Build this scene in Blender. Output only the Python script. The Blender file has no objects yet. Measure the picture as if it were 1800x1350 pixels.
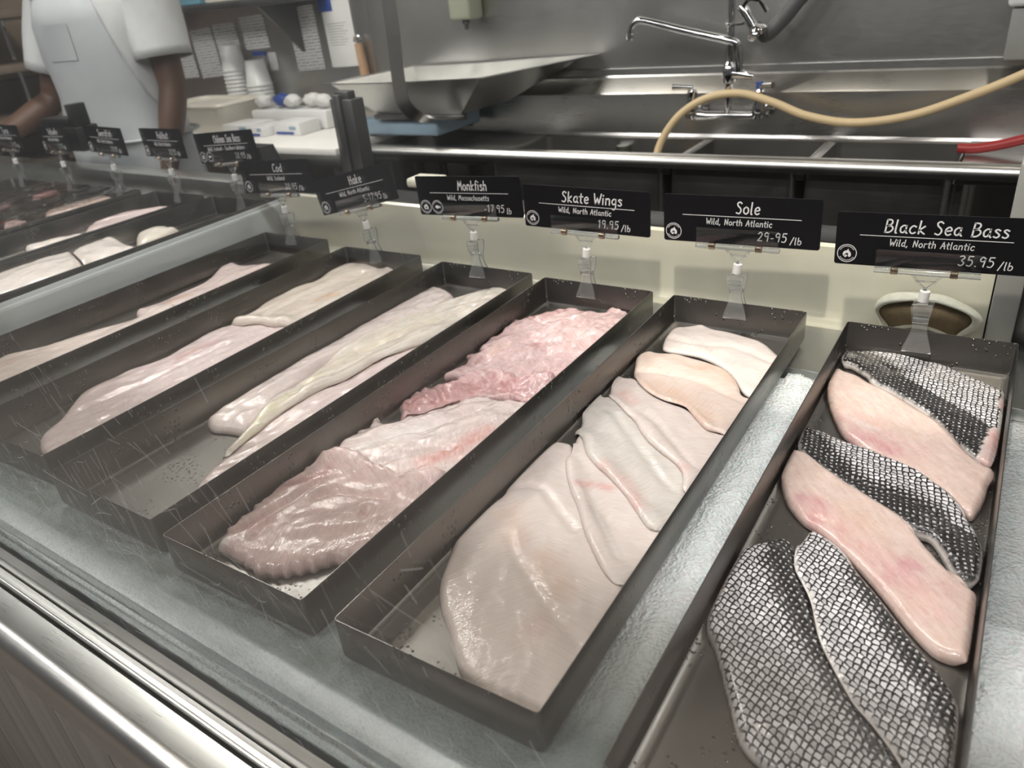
import bpy, bmesh, math, random
import numpy as np
from mathutils import Vector, Matrix
from mathutils.geometry import delaunay_2d_cdt

scene = bpy.context.scene
COL = scene.collection
# world frame: x along the counter (right), y towards the staff side, z up; z = 0 is the rim height of the front pans
FLOOR = -0.88

# ------------------------------------------------------------------ camera
cam_data = bpy.data.cameras.new('camera')
cam = bpy.data.objects.new('camera', cam_data)
COL.objects.link(cam)
CX = Vector((0.8436577, 0.5288130, -0.0927281))
CY = Vector((-0.1803580, 0.4418349, 0.8787792))
CZ = Vector((0.5056804, -0.7246646, 0.4681331))
cam.matrix_world = Matrix(((CX.x, CY.x, CZ.x, 0.41606), (CX.y, CY.y, CZ.y, -0.29809), (CX.z, CY.z, CZ.z, 0.45963), (0, 0, 0, 1)))
cam_data.sensor_width = 36.0
cam_data.lens = 1345.2 / 1800 * 36.0
cam_data.clip_start = 0.02
cam_data.dof.use_dof = True
cam_data.dof.focus_distance = 0.86
cam_data.dof.aperture_fstop = 7.5
scene.camera = cam

# ------------------------------------------------------------------ world, lights, exposure
scene.view_settings.view_transform = 'Standard'
scene.view_settings.look = 'None'
scene.view_settings.gamma = 1.0
scene.view_settings.use_curve_mapping = False
scene.view_settings.exposure = 0.0
scene.cycles.max_bounces = 6
scene.cycles.diffuse_bounces = 3
scene.cycles.glossy_bounces = 4
scene.cycles.transparent_max_bounces = 16
scene.cycles.sample_clamp_indirect = 6.0

world = bpy.data.worlds.new('store_ambience')
scene.world = world
world.use_nodes = True
wn = world.node_tree.nodes
wn['Background'].inputs['Color'].default_value = (1.0, 0.99, 0.98, 1)
wn['Background'].inputs['Strength'].default_value = 0.09


def area(name, loc, rot, sx, sy, power, color):
    l = bpy.data.lights.new(name, 'AREA')
    l.shape = 'RECTANGLE'
    l.size, l.size_y, l.energy, l.color = sx, sy, power, color
    o = bpy.data.objects.new(name, l)
    o.location, o.rotation_euler = loc, rot
    COL.objects.link(o)
    return o


def spot(name, loc, target, power, color, angle, radius, blend=0.4):
    l = bpy.data.lights.new(name, 'SPOT')
    l.energy, l.color, l.spot_size, l.spot_blend, l.shadow_soft_size = power, color, math.radians(angle), blend, radius
    o = bpy.data.objects.new(name, l)
    o.location = loc
    o.rotation_euler = (Vector(target) - Vector(loc)).to_track_quat('-Z', 'Y').to_euler()
    COL.objects.link(o)
    return o


# lamp row over the counter
area('counter_lamp', (-0.55, 0.30, 1.25), (math.radians(6), 0, 0), 3.8, 0.05, 28, (1.0, 0.975, 0.97))
# ceiling lamps over the work table and at the right end of the sink
area('work_table_lamp', (-1.7, 1.1, 1.65), (0, 0, 0), 0.8, 0.2, 22, (1.0, 0.96, 0.9))
area('sink_lamp', (1.15, 1.45, 1.8), (0, 0, 0), 0.4, 0.25, 9, (1.0, 0.97, 0.93))
# ceiling spotlights on the customer side
spot('panel_spot_lamp', (0.2, -0.2, 1.6), (0.17, 0.86, 0.0), 75, (1.0, 0.93, 0.8), 27, 0.03)
for i, sx in enumerate((-2.6, -1.7, -0.8, 0.1, 1.0)):
    spot('ceiling_spot_lamp', (sx, -0.7, 1.9), (sx, -0.2, -0.9), 10, (1.0, 0.86, 0.66), 100, 0.035)
for i, (sx, sy) in enumerate(((-2.3, 1.15), (-1.2, 1.3), (-0.35, 1.15), (0.45, 1.35), (1.3, 1.1))):
    spot('staff_spot_lamp', (sx, sy, 2.05), (sx, sy - 0.15, -0.9), 7, (1.0, 0.9, 0.76), 120, 0.03)
for i, sx in enumerate((-2.2, -0.9, 0.4)):
    area('aisle_lamp', (sx, -1.7, 2.0), (0, 0, 0), 0.5, 0.4, 27, (1.0, 0.955, 0.945))
area('far_aisle_lamp', (-3.4, -0.75, 2.1), (0, 0, 0), 2.2, 0.35, 20, (1.0, 0.98, 0.95))

# outlines of the fish pieces in millimetres, in the frame of the pan they lie in: (pan, key, outline, folds, tones)
DATA = {'trays':{'sole':[0.0,0.0,0.0,0.0],'skate':[-0.2417,0.0051,0.0,-0.0082],'monk':[-0.4761,0.018,0.0,-0.0127],'hake':[-0.7222,0.0328,0.0,0.0104],'cod':[-1.0034,0.0588,0.0,0.0012],'bass':[0.2564,-0.0145,0.0,-0.0012],'csb':[-1.258,0.13,0.05,0.0],'hal':[-1.49,0.13,0.05,0.0],'sword':[-1.755,0.13,0.05,0.0],'tuna':[-1.99,0.13,0.05,0.0],'far':[-2.225,0.13,0.05,0.0]},'w':0.2009,'L':0.762,'dep':0.0474,'fish':[['sole','S7',[[26,104],[13,135],[5,164],[4,173],[4,229],[8,251],[4,264],[4,365],[12,371],[29,373],[41,350],[84,299],[136,242],[182,194],[196,140],[196,86],[197,68],[197,20],[187,12],[163,14],[140,18],[112,25],[90,42],[66,66],[47,80]],[[[50,193],[73,168],[94,154],[127,129],[155,111],[178,101]],[[8,264],[23,276],[43,276],[73,251],[106,228]]],[[[[33,220],[63,184]],14,'peach',0.5],[[[133,144],[101,175]],18,'peach',0.5],[[[141,95]],20,'pink',0.35]]],['sole','S6',[[38,334],[39,349],[23,384],[21,411],[45,399],[97,351],[141,312],[175,283],[192,276],[189,191],[181,171],[160,183],[137,206],[114,231],[93,261],[73,281],[53,308]],[[[84,299],[122,255],[162,211]]],[[[[78,296],[91,307],[106,309]],7,'pink',0.8]]],['sole','S1',[[20,666],[13,698],[12,733],[33,743],[48,756],[68,745],[93,744],[126,736],[153,726],[175,701],[197,675],[197,598],[189,568],[171,568],[137,623],[88,653],[52,653],[28,652]],[[[24,692],[53,683],[84,687],[113,696],[153,679],[176,665]]],[]],['sole','S5',[[17,414],[7,435],[4,446],[4,496],[9,489],[15,499],[51,483],[88,462],[129,429],[162,403],[184,384],[188,321],[193,274],[176,258],[153,278],[127,303],[94,328],[76,338],[52,357],[31,390],[13,398]],[[[33,461],[65,432],[103,395],[139,358],[167,335]]],[[[[83,341],[119,321],[152,286]],10,'pink',0.6],[[[19,490],[26,436]],30,'grey',0.4]]],['sole','S4',[[14,497],[4,533],[4,550],[11,550],[27,558],[49,536],[70,520],[92,512],[124,505],[151,481],[175,464],[190,470],[195,396],[189,330],[176,337],[172,357],[157,376],[135,390],[112,404],[89,427],[81,440],[68,452],[57,458],[36,479],[18,491]],[[[77,470],[105,447],[128,424],[159,394],[174,383]]],[[[[32,505],[53,490]],9,'pink',0.6],[[[163,370]],10,'pink',0.7]]],['sole','S3',[[14,579],[5,608],[5,627],[13,638],[26,635],[51,645],[73,639],[102,634],[127,624],[146,606],[160,583],[174,557],[192,557],[193,514],[187,458],[175,464],[164,460],[156,464],[134,486],[116,507],[94,507],[65,516],[41,535],[21,562]],[[[21,571],[49,572],[87,574],[119,566],[147,554],[179,541]]],[[[[57,533],[100,519],[149,482]],16,'peach',0.9],[[[95,607],[128,620],[153,588]],12,'peach',0.9]]],['skate','K1',[[31,697],[45,724],[68,734],[107,731],[126,741],[125,758],[148,758],[164,745],[197,720],[197,489],[188,462],[128,474],[61,476],[20,450],[5,448],[14,473],[17,495],[4,521],[4,523],[13,521],[12,543],[4,558],[4,596],[5,600],[6,619],[4,624],[4,648],[9,665]],[[[31,495],[45,539],[63,575],[93,592],[131,618],[152,638]],[[61,476],[75,513],[99,539],[130,573]],[[9,665],[52,662],[95,684]]],[[[[14,667],[62,718]],12,'rose',0.6],[[[93,575]],10,'rose',0.8],[[[16,500],[13,467]],14,'rose',0.5],[[[47,557],[41,537]],8,'peach',0.6]]],['skate','K3',[[4,193],[4,287],[11,285],[4,298],[4,313],[5,314],[22,302],[35,312],[49,338],[68,371],[92,418],[148,421],[180,435],[197,330],[197,198],[181,191],[146,203],[90,191],[58,196],[28,194]],[[[9,232],[42,260],[85,311],[120,379]],[[80,218],[104,254],[146,285]]],[[[[136,248],[158,287],[163,336]],13,'red',0.75],[[[47,254],[85,311]],22,'white',0.8],[[[137,213]],10,'red',0.5]]],['skate','K2',[[29,329],[12,352],[4,365],[4,412],[13,414],[24,445],[41,467],[61,483],[96,482],[125,480],[148,499],[175,495],[186,427],[149,438],[118,429],[83,415],[78,381],[72,365],[66,343],[49,330]],[[[3,376],[38,346]],[[12,399],[48,386],[76,425],[120,446]],[[64,449],[101,455],[145,445]],[[30,416],[53,397]]],[[[[22,366],[43,393],[65,440],[121,463]],22,'rose',1.0]]],['skate','K4',[[18,38],[13,52],[10,74],[8,100],[4,116],[4,201],[12,215],[41,228],[80,217],[140,210],[187,247],[197,195],[197,106],[189,96],[162,88],[145,74],[131,56],[108,37],[89,31],[64,37],[34,40]],[[[26,65],[34,95],[43,128],[44,165]],[[65,145],[76,162],[109,167],[139,181]],[[52,65],[47,89]],[[134,151],[139,140]]],[[[[12,128],[25,156],[40,187]],10,'rose',0.6],[[[33,72],[40,95]],8,'rose',0.7],[[[136,148]],4,'rose',0.8],[[[133,234],[143,254]],9,'red',0.7],[[[19,39],[27,46]],7,'white',1.0]]],['monk','M1',[[4,206],[4,703],[9,720],[37,719],[65,704],[77,689],[86,610],[67,544],[52,468],[44,392],[53,329],[79,256],[88,222],[92,202],[56,197],[36,188]],[[[47,284],[45,352],[52,468]]],[[[[-18,395],[-12,473],[-3,551]],9,'pink',0.6],[[[20,678]],14,'grey',0.5]]],['monk','M3',[[142,84],[131,108],[126,137],[111,173],[99,208],[85,250],[89,309],[97,362],[108,420],[110,470],[121,527],[169,617],[197,612],[197,479],[179,330],[184,187],[170,97],[154,85]],[],[[[[111,325],[112,382]],8,'red',0.55],[[[127,407],[128,449]],8,'pink',0.8],[[[115,486],[99,451]],7,'peach',0.8]]],['monk','M2',[[123,142],[113,151],[109,169],[98,200],[85,226],[67,268],[59,326],[49,388],[43,436],[42,480],[55,558],[76,609],[75,692],[92,727],[114,758],[158,758],[181,728],[184,598],[173,502],[130,428],[137,391],[126,335],[118,285],[118,224],[123,191],[127,163],[142,141]],[[[121,215],[101,301],[104,358],[97,443]],[[73,447],[107,545],[135,666]]],[[[[124,181],[106,235],[74,364]],11,'yellow',0.7],[[[63,387]],5,'orange',0.5],[[[73,405],[82,481],[113,588]],18,'cream',0.8]]],['hake','H2',[[82,47],[66,61],[55,93],[20,133],[4,158],[4,196],[6,205],[4,246],[25,287],[15,344],[9,397],[23,435],[51,457],[98,473],[144,490],[175,373],[197,219],[197,144],[187,58],[141,26],[105,36]],[[[63,127],[84,226],[95,364]]],[[[[65,363],[60,291]],10,'pink',0.6]]],['hake','H1',[[14,437],[9,447],[18,474],[7,514],[4,528],[4,631],[18,641],[4,693],[4,746],[15,754],[35,758],[62,758],[100,748],[108,750],[107,758],[129,758],[154,741],[196,603],[197,588],[197,493],[134,451],[114,444],[75,441],[46,419]],[[[66,473],[63,559],[76,630],[89,707]]],[[[[47,460]],9,'orange',0.8],[[[110,561],[127,593]],8,'orange',0.6],[[[41,565],[38,706]],16,'cream',0.7]]],['cod','C1',[[42,384],[53,412],[56,459],[56,504],[51,546],[10,607],[4,624],[4,659],[47,645],[71,660],[100,684],[168,656],[197,542],[197,346],[122,364],[75,370]],[],[[[[99,467],[93,420]],8,'orange',0.7]]],['cod','C2',[[21,106],[4,151],[7,171],[30,204],[42,244],[54,284],[73,323],[86,353],[98,380],[146,431],[197,316],[197,6],[77,45]],[],[[[[59,143]],14,'orange',0.4]]],['bass','B1',[[4,725],[4,731],[5,739],[13,748],[31,755],[47,758],[80,758],[100,751],[123,751],[148,734],[167,723],[183,711],[191,701],[197,699],[197,528],[186,523],[172,541],[162,553],[147,575],[132,601],[116,620],[97,638],[68,661],[56,666],[48,675],[44,688],[32,698],[19,709],[11,706],[5,716]],[[[22,741],[49,721],[71,702]],[[108,684],[138,665],[153,645],[175,616],[188,604]]],[[[[201,688],[197,654]],7,'flesh',1.0],[[[195,593],[190,557],[187,529]],9,'flesh',1.0]]],['bass','B2',[[4,623],[4,688],[5,689],[16,682],[32,681],[53,660],[69,652],[90,636],[109,618],[128,603],[145,580],[162,550],[172,536],[188,519],[191,518],[197,515],[197,501],[193,490],[192,464],[189,445],[184,425],[171,436],[138,464],[85,495],[59,521],[42,534]],[[[41,572],[87,540],[129,517]]],[[[[60,529],[80,523],[100,509]],10,'magenta',0.75],[[[44,558],[75,535],[117,511]],20,'pink',0.6],[[[40,575],[58,555],[76,547]],4,'white',0.5]]],['bass','B3',[[8,478],[4,496],[4,536],[10,523],[25,527],[42,517],[59,511],[76,505],[94,495],[112,487],[132,477],[146,464],[163,449],[175,431],[186,413],[193,392],[197,375],[197,340],[195,331],[186,320],[179,328],[174,340],[169,352],[161,369],[153,381],[141,378],[127,385],[107,399],[86,414],[66,430],[49,439],[30,455],[17,467]],[[[20,507],[43,468],[75,435],[102,428],[128,421],[153,409]]],[]],['bass','B4',[[7,413],[4,429],[4,475],[8,470],[17,470],[35,453],[59,436],[85,419],[107,405],[127,391],[141,378],[157,357],[169,340],[181,327],[195,316],[196,316],[197,311],[197,235],[194,234],[177,233],[167,240],[149,259],[130,283],[109,307],[86,327],[60,349],[47,353],[31,369],[19,385]],[[[43,360],[82,355],[120,321],[160,283]]],[[[[37,387],[55,378],[55,360]],9,'magenta',0.7],[[[101,365],[77,382]],12,'peach',0.5],[[[133,308],[142,322]],12,'magenta',0.75],[[[171,304]],14,'pink',0.5],[[[52,370],[97,341],[130,311],[168,276]],17,'pink',0.65]]],['bass','B5',[[8,180],[4,199],[4,285],[10,297],[24,312],[34,322],[43,319],[51,307],[58,288],[76,254],[91,217],[101,196],[120,172],[130,158],[146,145],[161,130],[172,112],[178,91],[164,64],[130,65],[104,72],[88,76],[67,85],[53,110],[39,134],[24,160],[16,170]],[[[36,280],[56,244],[81,208],[106,175],[133,148],[149,123]]],[[[[2,219],[-2,252]],6,'flesh',1.0]]],['bass','B6',[[56,274],[51,291],[49,311],[51,329],[53,343],[61,342],[74,334],[90,321],[106,301],[126,279],[145,255],[163,234],[180,217],[192,198],[197,178],[197,89],[196,85],[186,91],[172,107],[159,124],[144,140],[131,149],[122,161],[107,182],[93,203],[84,226],[77,244],[66,260]],[[[103,300],[125,266],[142,241],[159,215],[175,195],[184,170]]],[]],['csb','a',[[4,175],[4,384],[12,382],[143,334],[173,233],[157,157],[124,123]],[],[]],['csb','b',[[4,384],[4,480],[33,478],[93,458],[135,451],[162,447],[177,372],[143,333],[13,381]],[[[-74,411],[72,376]]],[]],['csb','c',[[65,491],[45,518],[44,557],[66,571],[99,580],[124,574],[150,482],[132,454]],[],[]],['hal','a',[[69,505],[33,532],[9,564],[4,568],[4,677],[33,708],[59,741],[110,742],[146,599],[145,481]],[[[20,558],[58,626],[75,712]]],[]],['hal','b',[[5,390],[12,413],[25,460],[48,507],[82,507],[90,456],[74,385]],[],[]],['sword','a',[[40,571],[4,593],[4,758],[56,758],[84,750],[101,639],[83,581]],[[[19,598],[-10,705],[0,768]]],[]],['sword','b',[[4,474],[4,543],[7,542],[29,485]],[],[]],['tuna','a',[[4,679],[4,758],[40,758],[44,710],[31,670]],[],[]],['tuna','b',[[46,554],[4,580],[4,626],[52,613],[95,588],[95,554]],[],[]]]}

# ------------------------------------------------------------------ helpers


def tag(o, label=None, cat=None, group=None, kind=None):
    if label: o['label'] = label
    if cat: o['category'] = cat
    if group: o['group'] = group
    if kind: o['kind'] = kind
    return o


def empty(name, loc=(0, 0, 0), rot=(0, 0, 0)):
    o = bpy.data.objects.new(name, None)
    o.empty_display_size = 0.05
    o.location, o.rotation_euler = loc, rot
    COL.objects.link(o)
    return o


class MB:
    """collects shapes; build() links them as one mesh object"""
    def __init__(self):
        self.v, self.f = [], []

    def add(self, vs, fs):
        n = len(self.v)
        self.v += [tuple(p) for p in vs]
        self.f += [tuple(i + n for i in q) for q in fs]
        return self

    def box(self, x0, x1, y0, y1, z0, z1, bev=0.0, seg=2, M=None):
        bm = bmesh.new()
        bmesh.ops.create_cube(bm, size=1)
        for v in bm.verts:
            v.co = Vector(((x0 + x1) / 2 + v.co.x * (x1 - x0), (y0 + y1) / 2 + v.co.y * (y1 - y0), (z0 + z1) / 2 + v.co.z * (z1 - z0)))
        if bev:
            bmesh.ops.bevel(bm, geom=bm.edges[:], offset=bev, segments=seg, profile=0.5, affect='EDGES')
        bm.verts.index_update()
        vs = [M @ v.co if M else v.co.copy() for v in bm.verts]
        fs = [[v.index for v in f.verts] for f in bm.faces]
        bm.free()
        return self.add(vs, fs)

    def tube(self, path, r, seg=10, closed=False, cap=True, flat=None):
        P = [Vector(p) for p in path]
        n = len(P)
        rs = list(r) if hasattr(r, '__len__') else [r] * n
        vs, fs = [], []
        up = None
        for i in range(n):
            t = (P[(i + 1) % n] - P[i - 1]) if closed or 0 < i < n - 1 else (P[1] - P[0] if i == 0 else P[-1] - P[-2])
            t.normalize()
            if up is None:
                up = Vector((0, 0, 1)) if abs(t.z) < 0.9 else Vector((0, 1, 0))
            a = up - t * up.dot(t)
            if a.length < 1e-5: a = t.orthogonal()
            a.normalize()
            b = t.cross(a)
            up = a
            for k in range(seg):
                w = 2 * math.pi * k / seg
                ca, sa = math.cos(w), math.sin(w)
                if flat: ca *= flat
                vs.append(P[i] + (a * ca + b * sa) * rs[i])
        m = n if closed else n - 1
        for i in range(m):
            for k in range(seg):
                j = (i + 1) % n
                fs.append((i * seg + k, i * seg + (k + 1) % seg, j * seg + (k + 1) % seg, j * seg + k))
        if cap and not closed:
            fs.append(tuple(range(seg))[::-1])
            fs.append(tuple((n - 1) * seg + k for k in range(seg)))
        return self.add(vs, fs)

    def lathe(self, prof, c=(0, 0, 0), seg=24, M=None):
        """prof: list of (r, z); closed at the ends when r = 0"""
        c = Vector(c)
        rings, vs, fs = [], [], []
        for r, z in prof:
            if r <= 1e-7:
                rings.append([len(vs)]); vs.append(Vector((0, 0, z)))
            else:
                rings.append(list(range(len(vs), len(vs) + seg)))
                vs += [Vector((r * math.cos(2 * math.pi * k / seg), r * math.sin(2 * math.pi * k / seg), z)) for k in range(seg)]
        for A, B in zip(rings, rings[1:]):
            for k in range(seg):
                a0, a1, b0, b1 = A[k % len(A)], A[(k + 1) % len(A)], B[k % len(B)], B[(k + 1) % len(B)]
                q = [a0, a1, b1, b0]
                q = [x for i, x in enumerate(q) if x not in q[:i]]
                if len(q) > 2: fs.append(tuple(q))
        vs = [c + (M @ v if M else v) for v in vs]
        return self.add(vs, fs)

    def loft(self, rings, closed=True, cap=True):
        n = len(rings[0])
        vs = [Vector(p) for R in rings for p in R]
        fs = []
        for i in range(len(rings) - 1):
            for k in range(n if closed else n - 1):
                fs.append((i * n + k, i * n + (k + 1) % n, (i + 1) * n + (k + 1) % n, (i + 1) * n + k))
        if cap and closed:
            fs.append(tuple(range(n))[::-1])
            fs.append(tuple((len(rings) - 1) * n + k for k in range(n)))
        return self.add(vs, fs)

    def prism(self, poly, d, M=None):
        """flat outline poly (x, y) given thickness d along +z, then moved by M"""
        n = len(poly)
        vs = [Vector((x, y, 0)) for x, y in poly] + [Vector((x, y, d)) for x, y in poly]
        fs = [tuple(range(n))[::-1], tuple(range(n, 2 * n))] + [(k, (k + 1) % n, n + (k + 1) % n, n + k) for k in range(n)]
        return self.add([M @ v if M else v for v in vs], fs)

    def build(self, name, mat, parent=None, smooth=40, loc=None, fix=True):
        me = bpy.data.meshes.new(name)
        me.from_pydata([tuple(v) for v in self.v], [], self.f)
        me.update()
        if fix:
            bm = bmesh.new(); bm.from_mesh(me)
            bmesh.ops.recalc_face_normals(bm, faces=bm.faces[:])
            bm.to_mesh(me); bm.free()
        if smooth:
            me.polygons.foreach_set('use_smooth', [True] * len(me.polygons))
            me.set_sharp_from_angle(angle=math.radians(smooth))
        me.materials.append(mat)
        o = bpy.data.objects.new(name, me)
        COL.objects.link(o)
        if parent: o.parent = parent
        if loc: o.location = loc
        return o


def copy_tree(o, parent=None):
    c = o.copy()
    COL.objects.link(c)
    c.parent = parent
    for ch in list(o.children): copy_tree(ch, c)
    return c


def crom(P, n=6, closed=False):
    """smooth curve through points"""
    P = [np.array(p, float) for p in P]
    m = len(P)
    out = []
    rng = range(m if closed else m - 1)
    for i in rng:
        if closed: a, b, c, d = P[i - 1], P[i], P[(i + 1) % m], P[(i + 2) % m]
        else: a, b, c, d = P[max(i - 1, 0)], P[i], P[i + 1], P[min(i + 2, m - 1)]
        for k in range(n):
            t = k / n
            out.append(0.5 * (2 * b + (c - a) * t + (2 * a - 5 * b + 4 * c - d) * t * t + (3 * b - a - 3 * c + d) * t ** 3))
    if not closed: out.append(P[-1])
    return out


def vnoise(x, y, seed=0):
    """smooth value noise in -1..1 on arrays"""
    xi, yi = np.floor(x).astype(np.int64), np.floor(y).astype(np.int64)
    xf, yf = x - xi, y - yi
    u, v = xf * xf * (3 - 2 * xf), yf * yf * (3 - 2 * yf)

    def h(a, b):
        n = (a * 374761393 + b * 668265263 + seed * 974634777) & 0x7fffffff
        n = ((n ^ (n >> 13)) * 1274126177) & 0x7fffffff
        return ((n ^ (n >> 16)) & 0xffff) / 32767.5 - 1
    return (h(xi, yi) * (1 - u) + h(xi + 1, yi) * u) * (1 - v) + (h(xi, yi + 1) * (1 - u) + h(xi + 1, yi + 1) * u) * v


# ------------------------------------------------------------------ materials
class NT:
    def __init__(self, name):
        self.m = bpy.data.materials.new(name)
        self.m.use_nodes = True
        self.t = self.m.node_tree
        self.p = self.t.nodes['Principled BSDF']
        self.out = self.t.nodes['Material Output']

    def n(self, typ, **kw):
        nd = self.t.nodes.new('ShaderNode' + typ)
        for k, v in kw.items():
            if k in nd.inputs.keys():
                self.set(nd.inputs[k], v)
            else: setattr(nd, k, v)
        return nd

    def set(self, sock, v):
        if hasattr(v, 'is_linked') or isinstance(v, bpy.types.NodeSocket): self.t.links.new(v, sock)
        elif isinstance(v, (tuple, list)) and len(v) == 3 and sock.type == 'RGBA': sock.default_value = (*v, 1)
        else: sock.default_value = v

    def P(self, **kw):
        for k, v in kw.items(): self.set(self.p.inputs[k.replace('_', ' ')], v)

    def math(self, op, a, b=None, c=None, clamp=False):
        nd = self.t.nodes.new('ShaderNodeMath'); nd.operation = op; nd.use_clamp = clamp
        self.set(nd.inputs[0], a)
        if b is not None: self.set(nd.inputs[1], b)
        if c is not None: self.set(nd.inputs[2], c)
        return nd.outputs[0]

    def ramp(self, f, p0, p1, c0=(0, 0, 0), c1=(1, 1, 1)):
        nd = self.t.nodes.new('ShaderNodeValToRGB')
        e = nd.color_ramp.elements
        e[0].position, e[1].position = p0, p1
        e[0].color, e[1].color = (*c0, 1), (*c1, 1)
        self.set(nd.inputs[0], f)
        return nd.outputs[0]

    def mix(self, f, a, b, blend='MIX'):
        nd = self.t.nodes.new('ShaderNodeMix'); nd.data_type = 'RGBA'; nd.blend_type = blend
        self.set(nd.inputs[0], f); self.set(nd.inputs[6], a); self.set(nd.inputs[7], b)
        return nd.outputs[2]

    def coord(self, scale=(1, 1, 1), rot=(0, 0, 0), kind='Object', src=None):
        if src is None:
            src = self.n('TexCoord').outputs[kind]
        mp = self.t.nodes.new('ShaderNodeMapping')
        self.t.links.new(src, mp.inputs[0])
        mp.inputs['Scale'].default_value = scale
        mp.inputs['Rotation'].default_value = rot
        return mp.outputs[0]

    def noise(self, vec, scale, detail=3, rough=0.5, dist=0.0):
        nd = self.n('TexNoise', Scale=scale, Detail=detail, Roughness=rough, Distortion=dist)
        self.t.links.new(vec, nd.inputs['Vector'])
        return nd.outputs['Fac']

    def voro(self, vec, scale, feature='F1', rnd=1.0, out='Distance', dims='3D'):
        nd = self.t.nodes.new('ShaderNodeTexVoronoi')
        nd.voronoi_dimensions = dims
        nd.feature = feature
        nd.inputs['Scale'].default_value = scale
        nd.inputs['Randomness'].default_value = rnd
        self.t.links.new(vec, nd.inputs['Vector'])
        return nd.outputs[out]

    def bump(self, h, strength, dist=0.001, prev=None):
        nd = self.n('Bump', Strength=strength, Distance=dist)
        self.t.links.new(h, nd.inputs['Height'])
        if prev is not None: self.t.links.new(prev, nd.inputs['Normal'])
        return nd.outputs[0]

    def attr(self, name, out='Color'):
        nd = self.n('Attribute'); nd.attribute_name = name
        return nd.outputs[out]


def plain(name, col, rough=0.5, metal=0.0, spec=0.5, vary=0.06, scale=30, bump=0.0, coat=0.0):
    t = NT(name)
    v = t.coord()
    f = t.noise(v, scale, 4)
    t.P(Base_Color=t.mix(f, tuple(c * (1 - vary) for c in col), tuple(min(1, c * (1 + vary)) for c in col)), Roughness=rough, Metallic=metal)
    t.p.inputs['Specular IOR Level'].default_value = spec
    t.p.inputs['Coat Weight'].default_value = coat
    if bump: t.P(Normal=t.bump(t.noise(v, scale * 4, 3), bump))
    return t.m


def steel(name, col=(0.52, 0.51, 0.49), rough=0.28, brush=(1, 60, 60), var=0.14, bump=0.06, smudge=6.0, drops=False):
    t = NT(name)
    v = t.coord()
    sm = t.noise(v, smudge, 5, 0.6, 0.4)
    br = t.noise(t.coord(brush), 12, 3, 0.6)
    r = t.math('MULTIPLY_ADD', sm, var * 2, rough - var)
    r = t.math('MULTIPLY_ADD', br, 0.1, r, clamp=True)
    t.P(Base_Color=t.mix(sm, tuple(c * 0.8 for c in col), tuple(c * 1.12 for c in col)), Metallic=1.0, Roughness=r)
    nb = t.bump(br, bump)
    if drops:
        d = t.voro(t.coord((1, 1, 0.55)), 210, 'F1', 1.0)
        dm = t.ramp(d, 0.12, 0.3, (1, 1, 1), (0, 0, 0))
        gate = t.ramp(t.noise(v, 22, 2), 0.5, 0.62)
        nb = t.bump(t.math('MULTIPLY', dm, gate), 1.0, 0.002, nb)
    t.P(Normal=nb)
    return t.m


M = {}
M['pan'] = steel('stainless_pan', (0.215, 0.206, 0.194), 0.29, (60, 1.5, 60), 0.12, 0.05, 9, drops=True)
M['rail'] = steel('polished_rail', (0.66, 0.66, 0.64), 0.25, (1.2, 70, 70), 0.08, 0.04, 5)
M['wall_steel'] = steel('stainless_wall', (0.6, 0.59, 0.57), 0.27, (2, 40, 30), 0.08, 0.03, 2.2)
M['splash'] = steel('stainless_backsplash', (0.55, 0.54, 0.52), 0.24, (1.5, 60, 60), 0.06, 0.03, 3)
M['sink_steel'] = steel('stainless_sink', (0.5, 0.49, 0.47), 0.26, (1.5, 60, 60), 0.12, 0.04, 4)
M['dark_steel'] = steel('dark_steel', (0.16, 0.16, 0.155), 0.4, (40, 40, 2), 0.1, 0.05, 8)
M['deck_steel'] = steel('deck_steel', (0.55, 0.56, 0.55), 0.33, (40, 2, 40), 0.1, 0.04, 6)
M['chrome'] = plain('chrome', (0.75, 0.75, 0.76), 0.08, 1.0, vary=0.03)
M['alu'] = steel('aluminium', (0.5, 0.5, 0.48), 0.3, (3, 3, 3), 0.1, 0.05, 10)
M['cream'] = plain('cream_panel', (0.62, 0.6, 0.49), 0.22, 0.0, 0.6, 0.1, 8, 0.02)
M['black'] = plain('black_board', (0.004, 0.004, 0.006), 0.5, 0, 0.15, 0.2, 60)
M['black_plastic'] = plain('black_plastic', (0.012, 0.012, 0.013), 0.4, 0, 0.5, 0.2)
M['white_ink'] = plain('white_ink', (0.74, 0.74, 0.76), 0.6, vary=0.1, scale=900)
M['white_plastic'] = plain('white_plastic', (0.8, 0.8, 0.79), 0.35, vary=0.02)
M['tub'] = plain('cream_white_plastic', (0.78, 0.74, 0.66), 0.35, vary=0.03)
M['poly'] = plain('white_cutting_board', (0.82, 0.8, 0.76), 0.5, vary=0.04, scale=12, bump=0.04)
M['divider'] = plain('white_acrylic', (0.4, 0.42, 0.415), 0.25, vary=0.05, scale=6)
M['paper'] = plain('white_paper', (0.72, 0.71, 0.69), 0.75, vary=0.03)
M['blue'] = plain('blue_print', (0.03, 0.07, 0.3), 0.5)
M['blue_grey'] = plain('scale_blue_grey', (0.28, 0.38, 0.46), 0.4)
M['brass'] = plain('bronze_spring', (0.42, 0.33, 0.24), 0.28, 1.0)
M['beige_hose'] = plain('beige_rubber', (0.68, 0.52, 0.3), 0.45, vary=0.08)
M['red_hose'] = plain('red_rubber', (0.3, 0.02, 0.02), 0.35)
M['red'] = plain('red_paint', (0.4, 0.02, 0.03), 0.35)
M['wood'] = plain('tan_wood', (0.45, 0.28, 0.16), 0.5, vary=0.2, scale=60)
M['skin'] = plain('brown_skin', (0.085, 0.042, 0.025), 0.5, vary=0.15, scale=40, bump=0.05)
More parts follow.
